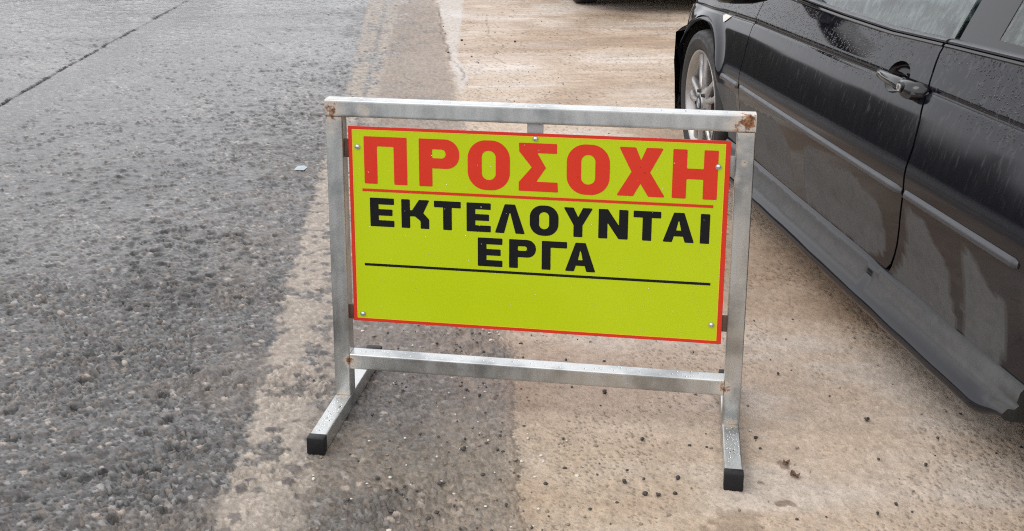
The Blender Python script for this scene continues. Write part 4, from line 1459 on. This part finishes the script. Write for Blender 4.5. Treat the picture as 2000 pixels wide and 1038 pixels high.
            spm = None
            for k in range(5):
                for sg in (-1, 1):
                    rings = []
                    for (r_, aa, w2, xx, dp) in ((.060, 9, .016, -.010, .03), (.085, 12.5, .0145, -.008, .032), (.12, 13.5, .0125, -.010, .03), (.16, 12.5, .0135, -.013, .028), (.185, 11.5, .018, -.014, .026), (.208, 10.5, .026, -.016, .022)):
                        a = R(72 * k + 90) + sg * R(aa) * (.085 / r_) ** .15
                        rad = Vector((0, math.cos(a), math.sin(a)))
                        tan = Vector((0, -math.sin(a), math.cos(a)))
                        ring = []
                        for (q1, q2) in ((-1, -.35), (-.72, 0), (0, .12), (.72, 0), (1, -.35), (.8, -1), (-.8, -1)):
                            ring.append(rad * r_ + tan * (w2 * q1) + Vector((xx + dp * q2, 0, 0)))
                        rings.append(ring)
                    sweep_obj('spoke', rings, M['alloy'], whl, True, 50)
            dsk = lathe([(.07, -.075), (.150, -.075), (.152, -.085), (.152, -.095), (.07, -.097)], 0, 48, 'brake_disc', M['dark_metal'], whl)
            bm = bmesh.new()
            bm_box(bm, (-.13, .09, -.06), (-.055, .165, .07), .01)
            bm_obj('brake_caliper', bm, M['dark_metal'], whl)
            lathe([(.0, -.12), (.196, -.12), (.196, -.17)], 0, 40, 'inner_barrel', M['rubber'], whl)
            tyre_me = whl
            whl.rotation_euler = (R(11), 0, R(180))
            whl.location = off
        else:
            c2 = tyre_me.copy()
            COL.objects.link(c2)
            c2.location = off
            c2.rotation_euler = (R(20 * ax + 15), 0, R(180) if side > 0 else 0)
            for ch in list(tyre_me.children):
                d_ = ch.copy()
                COL.objects.link(d_)
                d_.parent = c2
    return car

CAR_YAW = R(6.5404)
def car_world(x, lat, z, base=(.7737, 4.7273, 0)):
    lx, ly = -lat, -x
    return Vector((base[0] + lx * math.cos(CAR_YAW) - ly * math.sin(CAR_YAW), base[1] + lx * math.sin(CAR_YAW) + ly * math.cos(CAR_YAW), z + base[2]))
car_root = build_car(car_world(CX, -HALF, 0), CAR_YAW, 'black two-door car with dusty rain-streaked door, parked close beside the sign')

# a second car ahead, beyond the sign: only its tyre, bumper edge and shade reach into the frame
def copy_tree(o, parent=None):
    c = o.copy()
    COL.objects.link(c)
    if parent:
        c.parent = parent
    for ch in list(o.children):
        copy_tree(ch, c)
    return c
car2 = copy_tree(car_root)
yaw2 = R(4.0)
# rear left tyre stands at about (0.66, 10.35)
lx, ly = -HALF + .12, CX - AX_R
car2.rotation_euler = (0, 0, yaw2)
car2.location = (.66 - (lx * math.cos(yaw2) - ly * math.sin(yaw2)), 10.42 - (lx * math.sin(yaw2) + ly * math.cos(yaw2)), 0)
tag(car2, 'dark car parked further ahead, only its tyre and shade showing at the top edge')

# blue cloth lying on the dashboard behind the windscreen
V, F = [], []
nx, ny = 14, 12
for j in range(ny):
    for i in range(nx):
        u, v = i / (nx - 1), j / (ny - 1)
        V.append((u * .34, v * .26, .03 + .03 * vnoise(np.array(u * 5.), np.array(v * 4.), 9) * (1 - abs(2 * u - 1) ** 4) + .035 * math.sin(math.pi * u) * math.sin(math.pi * v)))
for j in range(ny - 1):
    for i in range(nx - 1):
        F.append((j * nx + i, j * nx + i + 1, (j + 1) * nx + i + 1, (j + 1) * nx + i))
cl = mesh('cloth', V, F, M['blue'], None, True)
cl.location = car_world(1.0, -.19, .850)
cl.rotation_euler = (0, 0, CAR_YAW)
tag(cl, 'bright blue cloth lying on the dashboard behind the misted car window', 'cloth')

# ------------------------------------------------------------------ loose things on the ground
M['pebble'] = simple('dark_pebble', (.035, .030, .028), .55, var=.5, scale=120, bmp=.4)
M['pebble_tan'] = simple('tan_pebble', (.20, .15, .11), .6, var=.4, scale=120, bmp=.4)
M['pebble_pale'] = simple('pale_pebble', (.50, .46, .40), .5, var=.2, scale=120, bmp=.3)
def stone_geom(r, rnd):
    bm = bmesh.new()
    bmesh.ops.create_icosphere(bm, subdivisions=2, radius=r)
    k = [rnd.uniform(.7, 1.25) for _ in range(3)]
    k[2] *= .72
    for v in bm.verts:
        d = v.co.normalized()
        q = 1 + .22 * math.sin(3.1 * d.x + 7 * k[0]) * math.cos(2.7 * d.y + 5 * k[1]) + .20 * rnd.uniform(-1, 1)
        v.co = Vector((v.co.x * k[0] * q, v.co.y * k[1] * q, v.co.z * k[2] * q))
    return bm
rnd = random.Random(5)
stones = []
for i in range(5):
    bm = stone_geom(.0073, rnd)
    me = bpy.data.meshes.new('pebble')
    bm.to_mesh(me); bm.free()
    me.materials.append(M['pebble'])
    stones.append(me)
PEB = [
    (.24, 2.66, .85, 'dark pebble just below the bottom rail of the sign, right of its middle'),
    (.31, 2.42, .75, 'dark pebble on the concrete level with the middle of the sign\'s right foot'),
    (.37, 2.25, .75, 'dark pebble left of the right foot, just above a row of three pebbles'),
    (.355, 2.188, .6, 'rightmost pebble of the row of three left of the right foot\'s black cap'),
    (.318, 2.182, .75, 'middle pebble of the row of three left of the right foot\'s black cap'),
    (.29, 2.186, .7, 'leftmost pebble of the row of three left of the right foot\'s black cap'),
    (.25, 2.235, .7, 'dark pebble up and left of the row of three pebbles by the right foot'),
    (.87, 2.52, .85, 'dark pebble below the car\'s side skirt, nearest to the car'),
    (.71, 2.77, .6, 'small pebble on the concrete midway between the right post and the car'),
    (.94, 2.31, .6, 'dark pebble at the lower right, below the end of the car\'s skirt'),
    (.77, 2.115, .6, 'left one of two pebbles at the bottom right edge of the concrete'),
    (.82, 2.15, .55, 'right one of two pebbles at the bottom right edge of the concrete'),
    (.58, 2.43, .6, 'small pebble close to the right side of the sign\'s right foot'),
    (-.11, 2.37, .95, 'largest black pebble on the brownish asphalt below the sign'),
    (-.08, 2.64, .65, 'right one of two black pebbles on the asphalt below the bottom rail'),
    (-.115, 2.67, .65, 'left one of two black pebbles on the asphalt below the bottom rail'),
    (.02, 8.16, 1.3, 'dark pebble on the far concrete between the sign and the second car'),
    (-.37, 8.22, 1.2, 'dark pebble on the pale cement strip beyond the sign\'s top rail'),
    (-.44, 7.7, 1.0, 'dark pebble just left of the pale cement strip beyond the sign'),
    (1.16, 7.45, 1.0, 'dark pebble on the far concrete left of the car\'s front wheel'),
    (-1.14, 3.55, .75, 'tiny black pebble alone on the wet asphalt left of the sign'),
]
for (px, py, sc, lab) in PEB:
    o = bpy.data.objects.new('pebble', rnd.choice(stones))
    COL.objects.link(o)
    o.location = (px, py, .0045 * sc)
    o.scale = (sc, sc, sc)
    o.rotation_euler = (0, 0, rnd.uniform(0, 6.28))
    tag(o, lab, 'pebble', 'loose dark pebbles scattered on the ground')
# countless finer grit
def grit(name, n, place, mats_, rr, label):
    V, F, MI = [], [], []
    for i in range(n):
        px, py = place()
        r = rnd.uniform(*rr) * (1 + .12 * max(0, py - 2.5))
        k = len(V)
        a0 = rnd.uniform(0, 6.28)
        ax_, ay_ = rnd.uniform(.7, 1.3), rnd.uniform(.7, 1.3)
        for zz, q in ((-.2, .9), (.35, 1.0), (.8, .55)):
            for j in range(6):
                a = a0 + j * math.pi / 3
                qq = q * rnd.uniform(.8, 1.15)
                V.append((px + r * ax_ * qq * math.cos(a), py + r * ay_ * qq * math.sin(a), r * zz * .8))
        mi = rnd.choices(range(len(mats_)), weights=[m_[1] for m_ in mats_])[0]
        for l in range(2):
            for j in range(6):
                F.append((k + l * 6 + j, k + l * 6 + (j + 1) % 6, k + l * 6 + 6 + (j + 1) % 6, k + l * 6 + 6 + j)); MI.append(mi)
        F.append(tuple(k + 12 + j for j in range(6))); MI.append(mi)
    o = mesh(name, V, F, None, None, False)
    for m_, _w in mats_:
        o.data.materials.append(m_)
    o.data.polygons.foreach_set('material_index', MI)
    tag(o, label, 'gravel', kind='stuff')
def pl_conc():
    y = 2.0 + 8 * rnd.random() ** 1.6
    return (float(joint(y)) + rnd.uniform(0, .7) ** 1.2 * (1.2 + .25 * y), y)
def pl_joint():
    y = 2.0 + 2.5 * rnd.random() ** 1.4
    return (rnd.gauss(-.14, .14), y)
grit('grit', 420, pl_conc, [(M['pebble'], .5), (M['pebble_tan'], .4), (M['pebble_pale'], .1)], (.0014, .0042), 'fine loose grit strewn over the tan concrete')
grit('grit', 520, pl_joint, [(M['pebble'], .45), (M['pebble_tan'], .3), (M['pebble_pale'], .25)], (.0016, .0055), 'coarse loose grit along the asphalt joint below the sign')

# scrap and leaves
M['scrap'] = simple('pale_plastic', (.22, .27, .30), .3, var=.15, scale=60)
V = [(-.026, -.03, .002), (.018, -.035, .003), (.026, .015, .002), (.006, .04, .004), (-.022, .03, .003), (0, 0, .005)]
V += [(a * .98, b * .98, c - .0015) for a, b, c in V]
F = [(i, (i + 1) % 5, 5) for i in range(5)] + [((i + 1) % 5 + 6, i + 6, 11) for i in range(5)] + [(i, i + 6, (i + 1) % 5 + 6, (i + 1) % 5) for i in range(5)]
o = mesh('plastic_scrap', V, F, M['scrap'], None, False, (-.92, 4.76, .001))
tag(o, 'scrap of pale blue plastic lying on the asphalt left of the sign', 'litter')
M['leaf'] = simple('dead_leaf', (.10, .045, .025), .6, var=.4, scale=90)
for (px, py, rz, sc, lab) in ((.625, 2.315, .4, .55, 'crumpled brown leaf on the concrete right of the sign, the farther of two'), (.632, 2.262, 1.9, .8, 'larger curled brown leaf on the concrete right of the front foot')):
    V, F = [], []
    for i in range(9):
        t = i / 8
        w_ = .011 * sc * math.sin(math.pi * min(1, t * 1.02)) ** .8 + .0004
        for q in (-1, 0, 1):
            V.append((.034 * sc * (t - .5), w_ * q * (1 + .25 * math.sin(9 * t + q)), .003 + .004 * abs(q) * math.sin(5 * t) ** 2 + .002 * math.sin(7 * t)))
    for i in range(8):
        for q in range(2):
            F.append((i * 3 + q, i * 3 + q + 1, i * 3 + q + 4, i * 3 + q + 3))
    n_ = len(V)
    V += [(a, b, c - .0007) for a, b, c in V]
    F += [tuple(k + n_ for k in reversed(f)) for f in F[:16]]
    o = mesh('dead_leaf', V, F, M['leaf'], None, True, (px, py, .001))
    o.rotation_euler = (0, 0, rz)
    tag(o, lab, 'leaf')
